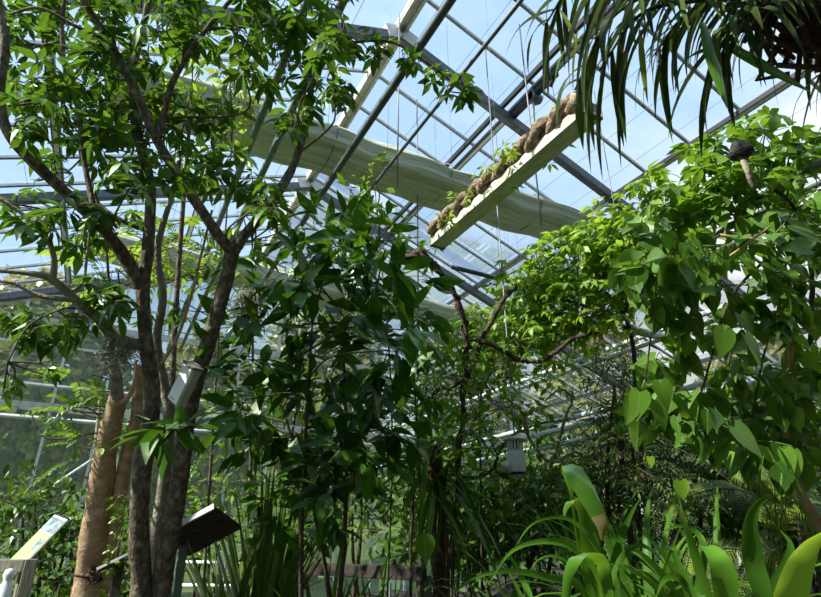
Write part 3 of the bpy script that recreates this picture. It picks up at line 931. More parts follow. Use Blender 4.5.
limb('branch', pxpath([(100, 318, 2.95), (72, 308, 2.9), (45, 316, 2.8), (25, 330, 2.75), (8, 362, 2.7)]), 0.006, 0.004, M['bark'], T1, 6, 6, 0.04, sk)
limb('branch', pxpath([(156, 400, 3.05), (152, 380, 3.0), (176, 340, 3.0), (190, 300, 3.05), (200, 260, 3.1), (212, 210, 3.1)]), 0.012, 0.006, M['orangebark'], T1, 7, 6, 0.04, sk)
lv = Leaves(); tw = MB()
blobs = [(25, 18), (62, 14), (100, 18), (22, 48), (58, 52), (92, 68), (40, 105), (30, 120), (70, 128), (118, 100), (150, 62), (178, 34), (205, 12), (238, 34), (262, 14),
         (292, 22), (286, 64), (318, 84), (248, 70), (335, 100), (300, 110), (104, 150), (128, 165), (148, 132), (176, 155), (198, 178), (222, 170), (52, 175), (40, 212),
         (70, 205), (82, 232), (106, 215), (60, 225), (24, 318), (44, 330), (70, 320), (96, 290), (112, 305), (128, 60), (120, 30), (165, 15), (328, 40), (345, 60),
         (282, 5), (310, 8), (335, 15), (8, 5), (40, -8), (90, -8), (140, -8), (190, -6), (240, -8), (200, 60), (170, 100), (190, 118), (215, 120), (268, 205), (250, 190), (15, 85), (110, 120), (130, 120), (85, 90), (100, 40), (60, 85), (35, 75), (130, 190), (160, 175)]
for px, py in blobs:
    spray(lv, tw, sk, at(px+rng.normal(0, 4), py+rng.normal(0, 4), D+rng.normal(-0.02, 0.22)), 0.13, 8, 'palmate', 0.115, 0.35, -0.1)
for px, py in ((352, 42), (368, 50), (385, 48), (402, 52), (420, 62), (435, 75), (450, 72), (462, 82), (470, 100), (468, 88), (452, 92), (372, 36)):
    spray(lv, tw, sk, at(px, py, 3.25+rng.normal(0, 0.08)), 0.05, 2, 'palmate', 0.115, 0.38, -0.3)
for px, py in ((48, 375), (12, 388), (50, 365), (8, 375), (4, 392)):
    spray(lv, tw, sk, at(px, py, 2.8), 0.03, 1, 'palmate', 0.10, 0.36, -0.5)
finish_tree(T1, lv, tw, 'l_tree', 'twig', 'lance', 0.22)
lv = Leaves(); tw = MB()
for px, py, n in ((160, 432, 3), (176, 428, 2), (150, 420, 2), (190, 425, 2)):
    spray(lv, tw, sk, at(px, py, 2.75), 0.05, 5*n/2, 'single', 0.20, 0.34, 0.0, hang=0.8)
finish_tree(T1, lv, tw, 'l_dark', 'greenstem', 'lance', 0.2, 'low_leaves')

# hanging grey moss on the tree's fork
def moss(pc_, w, h, label, n=60):
    mb = MB()
    for _ in range(n):
        o = np.array([rng.normal(0, w*0.35), rng.normal(0, w*0.35), 0])
        ll = h*rng.uniform(0.4, 1.0)
        pts = [pc_+o+np.array([rng.normal(0, .008)*i+o[0]*0.12*i, rng.normal(0, .008)*i, -ll*i/5]) for i in range(6)]
        mb.tube(pts, [0.003, 0.003, .0025, .0025, .002, .001], 4, False)
    return tag(mb.build('hanging_moss', M['moss']), label, 'moss')


moss(at(124, 340, 2.95), 0.10, 0.22, 'grey stringy moss hanging from the pale limb of the big tree')
moss(at(250, 292, 3.6), 0.12, 0.36, 'grey beard of moss hanging from the dark pipe right of the big tree', 90)

# white box on the big tree's right stem
p0 = at(185, 385, 2.86)
ax = unit(np.array([0.27, 0.0, 1.0])@np.eye(3)); 
upb = unit(at(193, 368, 2.93)-at(176, 403, 2.93)); nb = unit(-FWD*np.array([1, 1, .2])-RGT*0.4+UPW*.15); nb = unit(nb-upb*(nb@upb)); sb = np.cross(upb, nb)
Rb = np.stack([sb, nb, upb], 1)
t = thing('logger_box', 'small tilted white box fixed between the big tree stems', 'box', p0)
mb = MB(); mb.box(p0, (0.095, 0.05, 0.21), Rb); bevel(mb.build('case', M['greyplastic'], t, False), 0.006)
mb = MB(); mb.box(p0+nb*0.028, (0.086, 0.012, 0.195), Rb); bevel(mb.build('front_panel', M['whitepaint'], t, False), 0.004)
mb = MB(); mb.box(p0+upb*0.112+nb*0.01, (0.105, 0.075, 0.012), Rb); mb.build('lid', M['greywood'], t, False)
mb = MB(); mb.box(p0-upb*0.08+nb*0.036, (0.03, 0.006, 0.008), Rb); mb.build('latch', M['greyplastic'], t, False)

# --- orange-barked tree
D2 = 3.5
base = ground_pt(at(86, 640, D2))
T2 = thing('smooth_barked_tree', 'smooth orange-tan trunk leaning right, left of the dark multi-stemmed tree', 'tree', base)
sk2 = []
limb('trunk', gp([(87, 597), (93, 545), (99, 500), (106, 450), (114, 415), (119, 395)], D2), 0.10, 0.052, M['orangebark'], T2, 14, 8, 0.03, sk2)
limb('trunk', gp([(103, 600), (112, 545), (119, 500), (128, 450), (136, 420), (138, 395), (141, 365)], D2+0.05), 0.06, 0.03, M['orangebark'], T2, 12, 8, 0.03, sk2)
limb('branch', pxpath([(117, 405, D2), (116, 378, D2-.05), (110, 356, D2-.1), (113, 338, D2-.15)]), 0.045, 0.022, M['lichenbark'], T2, 10, 6, 0.06, sk2)
limb('branch', pxpath([(118, 402, D2), (126, 400, D2-.05), (134, 385, D2-.05), (136, 360, D2)]), 0.02, 0.01, M['orangebark'], T2, 8, 6, 0.05, sk2)
limb('branch', pxpath([(111, 355, D2-.1), (110, 300, D2), (108, 270, D2), (106, 240, D2)]), 0.012, 0.007, M['liana'], T2, 8, 6, 0.05, sk2)
limb('branch', pxpath([(119, 345, D2-.1), (120, 310, D2), (118, 270, D2)]), 0.010, 0.006, M['liana'], T2, 8, 6, 0.05, sk2)
mb = MB(); q = at(90, 577, D2-0.1)
for _ in range(14):
    a = q+rng.normal(0, 0.02, 3); mb.tube([a, a+rng.normal(0, 0.02, 3)-FWD*.01, a+rng.normal(0, .03, 3)], 0.008, 5)
mb.build('peeling_bark', M['redbark'], T2)
lv = Leaves(); tw = MB()
for px, py in ((80, 412), (95, 405), (65, 408), (50, 412), (30, 410), (75, 380), (92, 375), (88, 440), (82, 448), (100, 395)):
    spray(lv, tw, sk2, at(px, py, D2+rng.normal(0, .1)), 0.08, 2, 'pinnate', 0.085, 0.42, 0.0)
finish_tree(T2, lv, tw, 'l_mid', 'twig', 'ellipse')

# small-leaved creeper on the orange trunks
def creeper(name, label, pts, n, L, leafmat, R, kind='single', shape='ellipse', wr=0.6, mat='greenstem', cat='vine', up=0.0, r0=0.008):
    P = pxpath(pts); g = ground_pt(P[0])
    t = thing(name, label, cat, g)
    s_ = []
    limb('stem', np.vstack([g, P]), r0, r0*0.4, M[mat], t, 7, 6, 0.04, s_)
    lv = Leaves(); tw = MB(); PP = smooth_path(P, 4)
    for q in PP:
        spray(lv, tw, s_, q+rng.normal(0, R*0.5, 3), R, n, kind, L, wr, up)
    finish_tree(t, lv, tw, leafmat, 'greenstem', shape)
    return t


creeper('climbing_fig', 'small-leaved creeper climbing between the orange trunks', [(118, 600, 3.4), (116, 560, 3.35), (122, 530, 3.35), (128, 500, 3.4)], 14, 0.035, 'l_mid', 0.07)

# --- feathery bright tree behind the big tree
def shrub(name, label, cat, px, py, d, blobs, leafmat, kind, L, wr, n, R, shape, stems=((0, 0),), bark='bark', r0=0.03, up=0.15, tint=None, twig='twig', hang=0.3, droop=0.18, dj=0.25):
    """a plant rooted under (px, py): stems rise to the blobs (px, py[, depth])"""
    root = ground_pt(at(px, py, d))
    t = thing(name, label, cat, root)
    s_ = []
    bl = [np.array(at(b[0], b[1], (b[2] if len(b) > 2 else d+rng.normal(0, dj)))) for b in blobs]
    cen = np.mean(bl, axis=0)
    top = max(bl, key=lambda q: q[2])
    for i, (ox, oy) in enumerate(stems):
        e = cen*0.5+bl[int(rng.integers(len(bl)))]*0.5 if i else (cen+top)/2
        g = root+np.array([ox, oy, 0])
        mid = (g+e)/2+rng.normal(0, 0.08, 3); mid[:2] = g[:2]*0.55+e[:2]*0.45+rng.normal(0, .05, 2)
        limb('stem', [g, mid, e], r0, r0*0.35, M[bark], t, 8, 8, 0.05, s_)
    lv = Leaves(); tw = MB()
    for q in bl:
        spray(lv, tw, s_, q, R, n, kind, L, wr, up, tint, hang=hang)
    finish_tree(t, lv, tw, leafmat, twig, shape, droop)
    return t


shrub('feathery_tree', 'slender tree with glowing feathery yellow-green leaves behind the big tree', 'tree', 160, 560, 4.6,
      [(140, 225), (160, 232), (180, 238), (200, 245), (130, 250), (150, 255), (172, 262), (115, 268), (100, 275), (192, 222), (210, 262), (125, 232), (165, 250)],
      'l_bright', 'pinnate', 0.12, 0.36, 4, 0.18, 'ellipse', r0=0.03, bark='lichenbark')
shrub('broadleaf_tree', 'leafy tree with sunlit bright leaves high behind the big tree branches', 'tree', 190, 545, 4.2,
      [(125, 88), (145, 100), (165, 92), (185, 100), (205, 92), (150, 120), (175, 125), (200, 118), (222, 110), (230, 130), (215, 145), (240, 150), (195, 62), (185, 50), (190, 150), (208, 165)],
      'l_bright', 'single', 0.13, 0.36, 14, 0.22, 'lance', r0=0.035)
shrub('variegated_shrub', 'cream-edged leaf spray with a dry tuft beside the twin pale pipes', 'shrub', 215, 555, 3.9,
      [(222, 70), (228, 90), (236, 102), (218, 100), (243, 95), (232, 78), (226, 108), (240, 85)], 'l_varieg', 'single', 0.13, 0.34, 9, 0.11, 'lance', r0=0.012)
shrub('background_sapling', 'sapling of dull green leaves between the big tree and the dark bush', 'sapling', 250, 560, 4.4,
      [(200, 290), (215, 330), (180, 310), (240, 330), (255, 250), (270, 240), (235, 290), (265, 205), (245, 215), (300, 205), (290, 220), (280, 260), (225, 380), (180, 300), (165, 330), (295, 240)],
      'l_tree', 'single', 0.15, 0.38, 12, 0.2, 'lance', r0=0.02)

# --- the dark glossy bush in the middle
bl = []
for px, py in ((330, 240), (300, 255), (355, 245), (385, 250), (280, 285), (310, 290), (345, 285), (375, 285), (400, 275), (265, 320), (295, 325), (330, 325), (365, 320), (400, 315), (250, 360),
               (285, 365), (320, 362), (355, 358), (390, 350), (245, 400), (275, 405), (310, 400), (345, 400), (380, 395), (240, 440), (265, 445), (300, 440), (335, 438), (370, 430),
               (285, 480), (320, 470), (350, 470), (300, 268), (360, 262), (340, 305), (230, 425), (300, 505), (290, 535), (275, 500), (345, 450), (370, 465), (400, 425), (335, 495), (410, 330), (330, 380), (300, 420), (270, 425)):
    bl.append((px, py))
shrub('glossy_bush', 'tall dense bush of large dark glossy leaves in the centre', 'bush', 335, 600, 3.5, bl, 'l_dark', 'single', 0.18, 0.40, 23, 0.25, 'ellipse',
      stems=((0, 0), (0.12, 0.1), (-0.15, 0.05)), r0=0.02, bark='liana', hang=0.55, dj=0.3)
shrub('lit_climber', 'light green climber leaves crowning the dark bush below the trough end', 'vine', 385, 600, 4.3,
      [(390, 228), (365, 232), (340, 232), (415, 238), (375, 215), (350, 222), (400, 250), (320, 238), (430, 250), (375, 160), (372, 185), (350, 190), (382, 205), (365, 172)], 'l_mid', 'single', 0.11, 0.42, 9, 0.15, 'lance', r0=0.012, bark='greenstem')
shrub('drooping_shrub', 'mid green shrub with long drooping leaves left of the bare liana', 'shrub', 420, 600, 3.7,
      [(415, 345), (430, 360), (405, 370), (420, 320), (440, 330), (385, 375), (425, 385), (395, 400), (380, 365), (345, 390)], 'l_mid', 'single', 0.17, 0.34, 8, 0.17, 'lance', r0=0.014, bark='liana', hang=0.8)
# hanging foreground leaf tips
lv = Leaves()
root = ground_pt(at(395, 620, 3.0))
t = thing('heart_leaf_vine', 'thin dangling vine with one pale heart leaf before the dark trunk', 'vine', root)
P = pxpath([(395, 600, 3.0), (400, 560, 3.0), (412, 538, 3.0), (424, 532, 3.0)])
limb('stem', np.vstack([root, P]), 0.004, 0.002, M['greenstem'], t, 6)
lv.add(at(425, 533, 3.0), np.array([0.02, 0, -1.0]), -FWD+(0, 0, 0.5), 0.155, 0.115, 0.5)
lv.build('leaf', M['l_heart'], t, 'ovate'); lv = Leaves()
lv.add(at(322, 522, 3.1), np.array([-0.02, 0, -1.0]), -FWD+(0.5, 0, 0.3), 0.15, 0.085, 0.0)
lv.build('leaf', M['l_heart'], t, 'ovate')

# --- bright canopy on the right, trained along the pipes
bl = []
for px, py in ((500, 335), (520, 330), (545, 325), (480, 345), (515, 300), (540, 290), (565, 280), (590, 270), (615, 262), (640, 255), (560, 250), (585, 245), (610, 238), (635, 230), (660, 220),
               (600, 225), (570, 300), (600, 292), (625, 285), (650, 275), (540, 265), (525, 280), (555, 315), (585, 315), (490, 320), (470, 330), (650, 205), (675, 200), (690, 185), (625, 250), (640, 270),
               (548, 275), (580, 262), (530, 310), (605, 310), (665, 240), (680, 225), (575, 335), (545, 345), (500, 355)):
    bl.append((px, py, 5.0-(px-480)*0.006+rng.normal(0, 0.12)))
root_pts = bl
root = ground_pt(at(640, 560, 4.4)); root[2] = -0.03
T = thing('trained_creeper', 'bright green creeper canopy trained along the pipes, right of the trough', 'vine', root)
s_ = []
limb('stem', np.vstack([root, pxpath([(640, 440, 4.45), (630, 330, 4.5), (600, 285, 4.5)])]), 0.025, 0.014, M['liana'], T, 8, 7, 0.06, s_)
limb('branch', pxpath([(630, 330, 4.5), (560, 300, 4.6), (500, 330, 4.9)]), 0.014, 0.008, M['liana'], T, 7, 7, 0.06, s_)
limb('branch', pxpath([(600, 285, 4.5), (640, 245, 4.1), (690, 195, 3.8)]), 0.014, 0.008, M['liana'], T, 7, 7, 0.06, s_)
lv = Leaves(); tw = MB()
for b in bl:
    spray(lv, tw, s_, at(*b), 0.26, 24, 'palmate', 0.105, 0.42, 0.3)
finish_tree(T, lv, tw, 'l_bright', 'greenstem', 'lance', 0.2)

shrub('midground_climber', 'tangle of small light green leaves under the bare liana', 'vine', 480, 600, 5.0,
      [(440, 360), (460, 370), (485, 375), (505, 385), (470, 395), (445, 395), (425, 400), (495, 405), (520, 400), (455, 415), (430, 425), (475, 420), (510, 370), (540, 375), (405, 420), (530, 415), (415, 380), (480, 440), (450, 375, 3.75), (470, 400, 3.75), (440, 420, 3.75), (465, 435, 3.75), (495, 365, 4.0), (520, 345, 4.2), (455, 345, 4.2)],
      'l_mid', 'single', 0.09, 0.42, 38, 0.27, 'lance', r0=0.015, bark='liana', up=0.25)

# palmate climber upper right
bl = []
for px, py in ((665, 205), (690, 190), (700, 165), (715, 180), (730, 195), (750, 175), (770, 165), (780, 145), (800, 150), (815, 135), (760, 200), (790, 185), (815, 175), (735, 215), (700, 215), (765, 135), (745, 130), (820, 200), (680, 215), (720, 150)):
    bl.append((px, py, 3.2+rng.normal(0, .15)))
root = ground_pt(at(800, 600, 3.3))
T = thing('fingered_climber', 'climber with dark finger leaves against white sky at upper right', 'vine', root)
s_ = []
limb('stem', np.vstack([root, pxpath([(800, 500, 3.3), (808, 380, 3.3), (812, 280, 3.3), (795, 210, 3.25), (760, 180, 3.2)])]), 0.022, 0.008, M['liana'], T, 8, 7, 0.06, s_)
limb('branch', pxpath([(795, 210, 3.25), (740, 215, 3.25), (680, 210, 3.3)]), 0.010, 0.005, M['liana'], T, 7, 7, 0.06, s_)
lv = Leaves(); tw = MB()
for b in bl:
    spray(lv, tw, s_, at(*b), 0.15, 6, 'palmate', 0.13, 0.46, 0.2)
finish_tree(T, lv, tw, 'l_mid', 'greenstem', 'ellipse', 0.2)

# heart-leaved curtain
bl = []
for px, py in ((650, 250), (680, 245), (710, 250), (740, 240), (770, 245), (800, 235), (660, 285), (690, 290), (720, 285), (750, 280), (780, 285), (810, 280), (640, 300), (670, 325), (700, 330), (730, 325), (760, 330), (790, 335), (815, 330),
               (690, 365), (720, 370), (750, 375), (780, 370), (810, 375), (660, 350), (700, 405), (735, 410), (765, 415), (795, 420), (640, 395), (655, 405), (670, 395), (680, 430), (790, 215), (815, 215), (770, 440), (745, 440), (810, 450), (800, 400)):
    bl.append((px, py, 2.75+rng.normal(0, .2)))
root = ground_pt(at(845, 640, 2.7))
T = thing('heart_leaf_curtain', 'hanging curtain of large heart-shaped leaves filling the right side', 'vine', root)
s_ = []
limb('stem', np.vstack([root, pxpath([(825, 540, 2.7), (800, 490, 2.7), (785, 430, 2.75), (790, 330, 2.8), (770, 250, 2.8), (720, 235, 2.8)])]), 0.026, 0.008, M['drystem'], T, 9, 7, 0.06, s_)
limb('branch', pxpath([(770, 255, 2.8), (730, 300, 2.75), (705, 380, 2.7), (690, 430, 2.7)]), 0.008, 0.004, M['liana'], T, 7, 7, 0.06, s_)
limb('branch', pxpath([(720, 235, 2.8), (690, 255, 2.8), (660, 290, 2.8), (645, 380, 2.7)]), 0.007, 0.004, M['liana'], T, 7, 7, 0.06, s_)
limb('branch', pxpath([(785, 300, 2.75), (765, 350, 2.7), (752, 420, 2.65)]), 0.007, 0.004, M['liana'], T, 7, 7, 0.06, s_)
limb('branch', pxpath([(730, 256, 2.7), (752, 240, 2.65), (771, 226, 2.6)]), 0.006, 0.004, M['drystem'], T, 7, 7, 0.06, s_)
lv = Leaves(); tw = MB()
for b in bl:
    spray(lv, tw, s_, at(*b), 0.21, 20, 'heart', 0.115, 0.72, -0.3)
finish_tree(T, lv, tw, 'l_heart', 'greenstem', 'heart', 0.15)
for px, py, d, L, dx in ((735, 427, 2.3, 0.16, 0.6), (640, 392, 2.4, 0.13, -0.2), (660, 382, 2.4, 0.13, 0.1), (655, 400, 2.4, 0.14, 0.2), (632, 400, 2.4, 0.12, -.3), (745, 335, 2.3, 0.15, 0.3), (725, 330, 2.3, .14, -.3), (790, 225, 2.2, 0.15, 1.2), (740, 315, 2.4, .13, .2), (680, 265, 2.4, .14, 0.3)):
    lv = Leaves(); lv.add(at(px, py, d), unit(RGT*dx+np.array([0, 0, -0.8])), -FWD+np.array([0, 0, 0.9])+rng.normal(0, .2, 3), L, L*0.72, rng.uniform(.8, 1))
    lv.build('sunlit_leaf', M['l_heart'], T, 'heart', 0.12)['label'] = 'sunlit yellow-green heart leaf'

# --- lianas
def liana(label, pts, r0, r1, mat='liana', name='liana', twist=0.0):
    P = smooth_path(pxpath(pts), 8)
    P = P+rng.normal(0, 0.004, P.shape)
    mb = MB(); mb.tube(P, np.linspace(r0, r1, len(P))*(1+rng.normal(0, 0.06, len(P))), 9, True, 0.08)
    if twist:
        k = len(P); ph = np.arange(k)*0.9
        Q = P+np.stack([np.cos(ph), np.sin(ph)*0.6, np.sin(ph)], 1)*r0*1.3
        mb.tube(Q, np.linspace(r0, r1, k)*0.6, 7, True, 0.1)
    return tag(mb.build(name, M[mat]), label, 'liana')


liana('dark bent liana limb dropping from the lower end of the white trough', [(402, 262, 3.95), (420, 252, 3.9), (432, 262, 3.9), (450, 285, 3.9), (462, 312, 3.9), (467, 340, 3.9), (466, 372, 3.9), (462, 420, 3.9), (455, 520, 3.9), (450, 640, 3.9)], 0.024, 0.012, 'liana', twist=1)
liana('dark curved limb arching down right of the dropping liana', [(516, 286, 4.4), (506, 296, 4.35), (494, 316, 4.3), (480, 345, 4.25), (472, 368, 4.25), (455, 385, 4.3), (436, 392, 4.4), (420, 420, 4.5), (412, 520, 4.5), (410, 640, 4.5)], 0.022, 0.012)
liana('brown snaking limb crossing under the bright canopy', [(470, 338, 4.2), (495, 346, 4.2), (520, 360, 4.2), (540, 361, 4.2), (556, 352, 4.15), (575, 338, 4.1), (602, 330, 4.1), (618, 320, 4.0), (628, 303, 4.0), (632, 285, 4.0), (640, 262, 4.0)], 0.02, 0.012)
liana('bare crooked twig rising right of the grey sensor', [(548, 470, 4.7), (556, 450, 4.7), (562, 432, 4.7), (566, 415, 4.7), (572, 398, 4.7), (560, 390, 4.7), (545, 400, 4.8)], 0.016, 0.008, 'lichenbark', 'bare_branch')
liana('pale bare branch looping below the lowest pipes beside the sensor', [(524, 418, 4.9), (530, 440, 4.9), (544, 458, 4.9), (556, 462, 4.9), (575, 452, 4.9), (590, 462, 5.0)], 0.018, 0.010, 'drystem', 'bare_branch')
liana('dark tangled bare branch left of the grey sensor', [(440, 470, 5.0), (470, 478, 5.0), (492, 470, 5.0), (500, 450, 5.0), (512, 436, 5.0), (540, 424, 5.0), (566, 420, 5.0)], 0.016, 0.008, 'liana', 'bare_branch')
liana('thin pale branch curving between pipes and tangled twigs', [(600, 470, 5.0), (590, 440, 5.0), (578, 425, 5.0), (572, 412, 5.0)], 0.008, 0.004, 'lichenbark', 'bare_branch')

# red-brown trunk (centre bottom)
base = ground_pt(at(440, 640, 4.0))
t = thing('fibrous_trunk', 'shaggy red-brown trunk right of the wooden rail, topped with narrow drooping leaves', 'tree', base)
s_ = []
limb('trunk', np.vstack([base, pxpath([(441, 590, 4.0), (440, 540, 4.0), (437, 490, 4.0), (434, 445, 4.0)])]), 0.075, 0.05, M['redbark'], t, 12, 8, 0.14, s_)
lv = Leaves()
top = at(434, 450, 4.0)
for i in range(70):
    a = rng.uniform(0, 2*PI); e = rng.uniform(-1.1, 0.8)
    dd = np.array([math.cos(a)*math.cos(e), math.sin(a)*math.cos(e), math.sin(e)])
    lv.add(top+rng.normal(0, 0.06, 3)-np.array([0, 0, rng.random()*0.3]), dd, UPW+rng.normal(0, .3, 3), rng.uniform(0.45, 0.85), 0.035)
lv.build('foliage', M['l_thick'], t, 'lance', 0.5)

# ================================================================ palm fronds at the upper right
crown = at(800, -30, 2.3)
root = ground_pt(at(1000, 60, 2.6))
T = thing('palm', 'palm with long dark drooping fronds hanging into the upper right corner', 'palm', root)
limb('trunk', [root, root*0.5+crown*0.5+(0.05, 0, 0), crown], 0.11, 0.1, M['redbark'], T, 14, 10, 0.1)
mb = MB()
for _ in range(130):
    q = crown+rng.normal(0, 0.09, 3)+np.array([0, 0, -0.04]); mb.tube([q, q+rng.normal(0, 0.08, 3), q+rng.normal(0, 0.10, 3)+(0, 0, -.16)], 0.012, 5)
mb.build('crown_fibres', M['redbark'], T)
fr = [
    [(800, -25, 2.3), (740, -30, 2.2), (670, -15, 2.1), (610, 20, 2.05), (575, 90, 2.05)],
    [(800, -25, 2.3), (760, -5, 2.15), (700, 0, 2.0), (640, 15, 1.95), (600, 70, 1.95)],
    [(795, -30, 2.3), (760, -10, 2.4), (720, -5, 2.4), (680, 20, 2.4), (655, 55, 2.45)],
    [(800, -40, 2.3), (720, -60, 2.3), (640, -50, 2.35), (580, -25, 2.35), (545, 25, 2.4)],
    [(800, -30, 2.3), (780, 0, 2.2), (760, 8, 2.1), (735, 25, 2.05), (720, 45, 2.05)],
    [(805, -20, 2.3), (830, 10, 2.3), (840, 50, 2.3), (842, 100, 2.3)],
    [(800, -30, 2.3), (700, -50, 1.9), (640, -40, 1.7), (600, -20, 1.6)],
]


def blade(mb, base_, d0, L, W, n=8, droop=1.0, tint=0.5, side=None, vfold=0.25, tipw=0.02):
    """a long ribbon leaf that leaves in direction d0 and bends down under its weight"""
    d = unit(np.asarray(d0, float)); p = np.asarray(base_, float)
    sd = np.cross(d, UPW) if side is None else np.asarray(side, float)
    sd = unit(sd)
    vs = []; uv = []
    for i in range(n+1):
        t = i/n
        w = W*0.5*(min(1, 0.45+2.2*t) if t < 0.3 else 1.0-max(0, (t-0.45)/0.55)**1.6*(1-tipw))
        nn = unit(np.cross(sd, d))
        vs += [p-sd*w+nn*vfold*w, p, p+sd*w+nn*vfold*w]
        uv += [(0, t), (0.5, t), (1, t)]
        d = unit(d-UPW*droop*(1/n)*(0.35+1.3*t))
        p = p+d*(L/n)
    fs = []
    for i in range(n):
        a = 3*i
        fs += [(a, a+1, a+4, a+3), (a+1, a+2, a+5, a+4)]
    mb.add(vs, fs, uv, tint)


for f in fr:
    P = smooth_path(pxpath(f), 8)
    k = len(P)
    mb = MB(); mb.tube(P, np.linspace(0.013, 0.004, k), 6)
    ro = mb.build('frond', M['l_palm'], T)
    lf = MB()
    Tn = unit(np.gradient(P, axis=0))
    for i in range(5, k, 2):
        for s in (-1, 1):
            for rep in range(1):
                sd = unit(np.cross(Tn[i], UPW))
                q = P[i]+Tn[i]*rng.normal(0, 0.012)
                d0 = unit(sd*s*rng.uniform(0.35, 0.8)+Tn[i]*rng.uniform(0.35, 0.9)+UPW*rng.uniform(-0.5, 0.25))
                blade(lf, q, d0, rng.uniform(0.32, 0.56)*(1.0 if i < k*0.8 else 0.8), rng.uniform(0.018, 0.032), 8, rng.uniform(1.6, 3.4), rng.random())
    lf.build('leaflets', M['l_palm'], ro)
for px, py in ((640, 60), (578, 60), (560, 40), (655, 20), (695, 40)):
    lf = MB(); blade(lf, at(px, py-30, 2.0), (rng.normal(0, .3), rng.normal(0, .3), -1), 0.28, 0.022, 7, 1.0, rng.random())
    lf.build('yellowed_leaflet', M['l_yellow'], T)
lf = MB()
blade(lf, at(703, 22, 1.9), RGT*0.05-UPW+FWD*.1, 0.36, 0.045, 9, 0.4, 0.9, side=RGT); lf.build('broad_leaflet', M['l_strap'], T); lf = MB()
blade(lf, at(720, 40, 2.2), RGT*0.7-UPW*0.6, 0.40, 0.06, 9, 0.2, 0.6, side=unit(RGT+UPW))
lf.build('broad_leaflet', M['l_strap'], T)

# ================================================================ strap-leaf plants, grasses, ferns low down
def rosette(name, label, px, py, d, n, L, W, mat, spread=(0.5, 1.3), droop=(0.8, 1.8), cat='plant', z0=0.02, tl=(0, 1), heads=None, bend=None):
    g = ground_pt(at(px, py, d), z0)
    t = thing(name, label, cat, g)
    mb = MB()
    L = L*0.92; n = int(n*1.5)
    for i in range(n):
        a = i*2.399+rng.normal(0, 0.2); e = rng.uniform(*spread)
        d0 = np.array([math.cos(a)*math.cos(e), math.sin(a)*math.cos(e), math.sin(e)])
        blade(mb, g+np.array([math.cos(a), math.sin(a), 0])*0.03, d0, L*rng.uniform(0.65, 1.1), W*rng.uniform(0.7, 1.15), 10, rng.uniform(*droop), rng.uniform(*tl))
    mb.build('leaves', M[mat], t)
    mb = MB(); mb.lathe(g+(0, 0, -0.05), [(0.05, 0), (0.045, 0.1), (0.02, 0.16)], 10); mb.build('crown', M['greenstem'], t)
    return t


# sword-leaf clumps behind the sign
rosette('sword_leaf_plant', 'tall clump of narrow grey-green sword leaves right of the tilted sign back', 262, 600, 3.75, 56, 1.4, 0.04, 'l_grass', (1.0, 1.5), (0.1, 0.7))
rosette('sword_leaf_plant', 'smaller sword-leaf clump just right of the green sign post', 228, 620, 3.7, 18, 1.15, 0.045, 'l_grass', (0.95, 1.45), (0.4, 1.3))
rosette('sword_leaf_plant', 'spiky bright leaf tuft in front of the wooden rail', 325, 620, 3.6, 8, 1.0, 0.045, 'l_strap', (1.0, 1.5), (0.3, 1.0), tl=(0.4, 1))
rosette('sword_leaf_plant', 'dark narrow leaf clump between the rail posts at lower centre', 375, 620, 3.8, 12, 0.95, 0.03, 'l_thick', (0.9, 1.5), (0.6, 1.4))
# strap leaf (bottom right)
rosette('strap_leaf_plant', 'arching strap-leaf plant at the bottom, left of the upright broad leaf', 555, 640, 2.5, 26, 1.1, 0.04, 'l_strap', (0.8, 1.4), (1.4, 2.6), tl=(.3, 1))
rosette('strap_leaf_plant', 'dense strap-leaf plant at the bottom below the fern frond', 650, 640, 2.5, 30, 0.95, 0.05, 'l_strap', (0.8, 1.45), (1.2, 2.6), tl=(.1, .8))
rosette('strap_leaf_plant', 'wide strap-leaf plant in the bottom right foreground', 725, 660, 2.2, 24, 0.85, 0.055, 'l_strap', (0.8, 1.4), (1.2, 2.4), tl=(.1, .9))
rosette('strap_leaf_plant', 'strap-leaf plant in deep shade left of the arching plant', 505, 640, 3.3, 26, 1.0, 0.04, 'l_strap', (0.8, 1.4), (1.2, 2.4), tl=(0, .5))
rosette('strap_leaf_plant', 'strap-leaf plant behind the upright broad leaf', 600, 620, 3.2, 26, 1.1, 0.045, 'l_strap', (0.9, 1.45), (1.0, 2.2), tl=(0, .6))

# big drawn leaves
def ribbon(mb, pts, W, side, tint=0.6, vfold=0.3, taper=(0.35, 1.0, 0.9, 0.05)):
    P = smooth_path(pts, 6); k = len(P); vs = []; uv = []
    sd = unit(np.asarray(side, float))
    T = unit(np.gradient(P, axis=0))
    sl = np.concatenate([[0], np.cumsum(np.linalg.norm(np.diff(P, axis=0), axis=1))]); sl /= sl[-1]
    for i in range(k):
        t = sl[i]; w = W*0.5*np.interp(t, np.linspace(0, 1, len(taper)), taper)
        s2 = unit(sd-T[i]*(sd@T[i])); nn = np.cross(s2, T[i])
        vs += [P[i]-s2*w+nn*vfold*w, P[i], P[i]+s2*w+nn*vfold*w]; uv += [(0, t), (.5, t), (1, t)]
    mb.add(vs, [f for i in range(k-1) for f in ((3*i, 3*i+1, 3*i+4, 3*i+3), (3*i+1, 3*i+2, 3*i+5, 3*i+4))], uv, tint)


def leaf_plant(name, label, px, d, leaves, mat='l_strap'):
    """a plant of a few big drawn leaves, each a mesh of its own rising from the same crown"""
    g = ground_pt(at(px, 650, d))
    t = thing(name, label, 'plant', g)
    for pts, W, side, tint, taper in leaves:
        P = pxpath(pts)
        mb = MB()
        st = g+(P[0]-g)*0.5; st[:2] = g[:2]*0.6+P[0][:2]*0.4
        ribbon(mb, np.vstack([g, st, P]), W, side, tint, 0.3, taper)
        mb.build('leaf', M[mat], t)
    return t


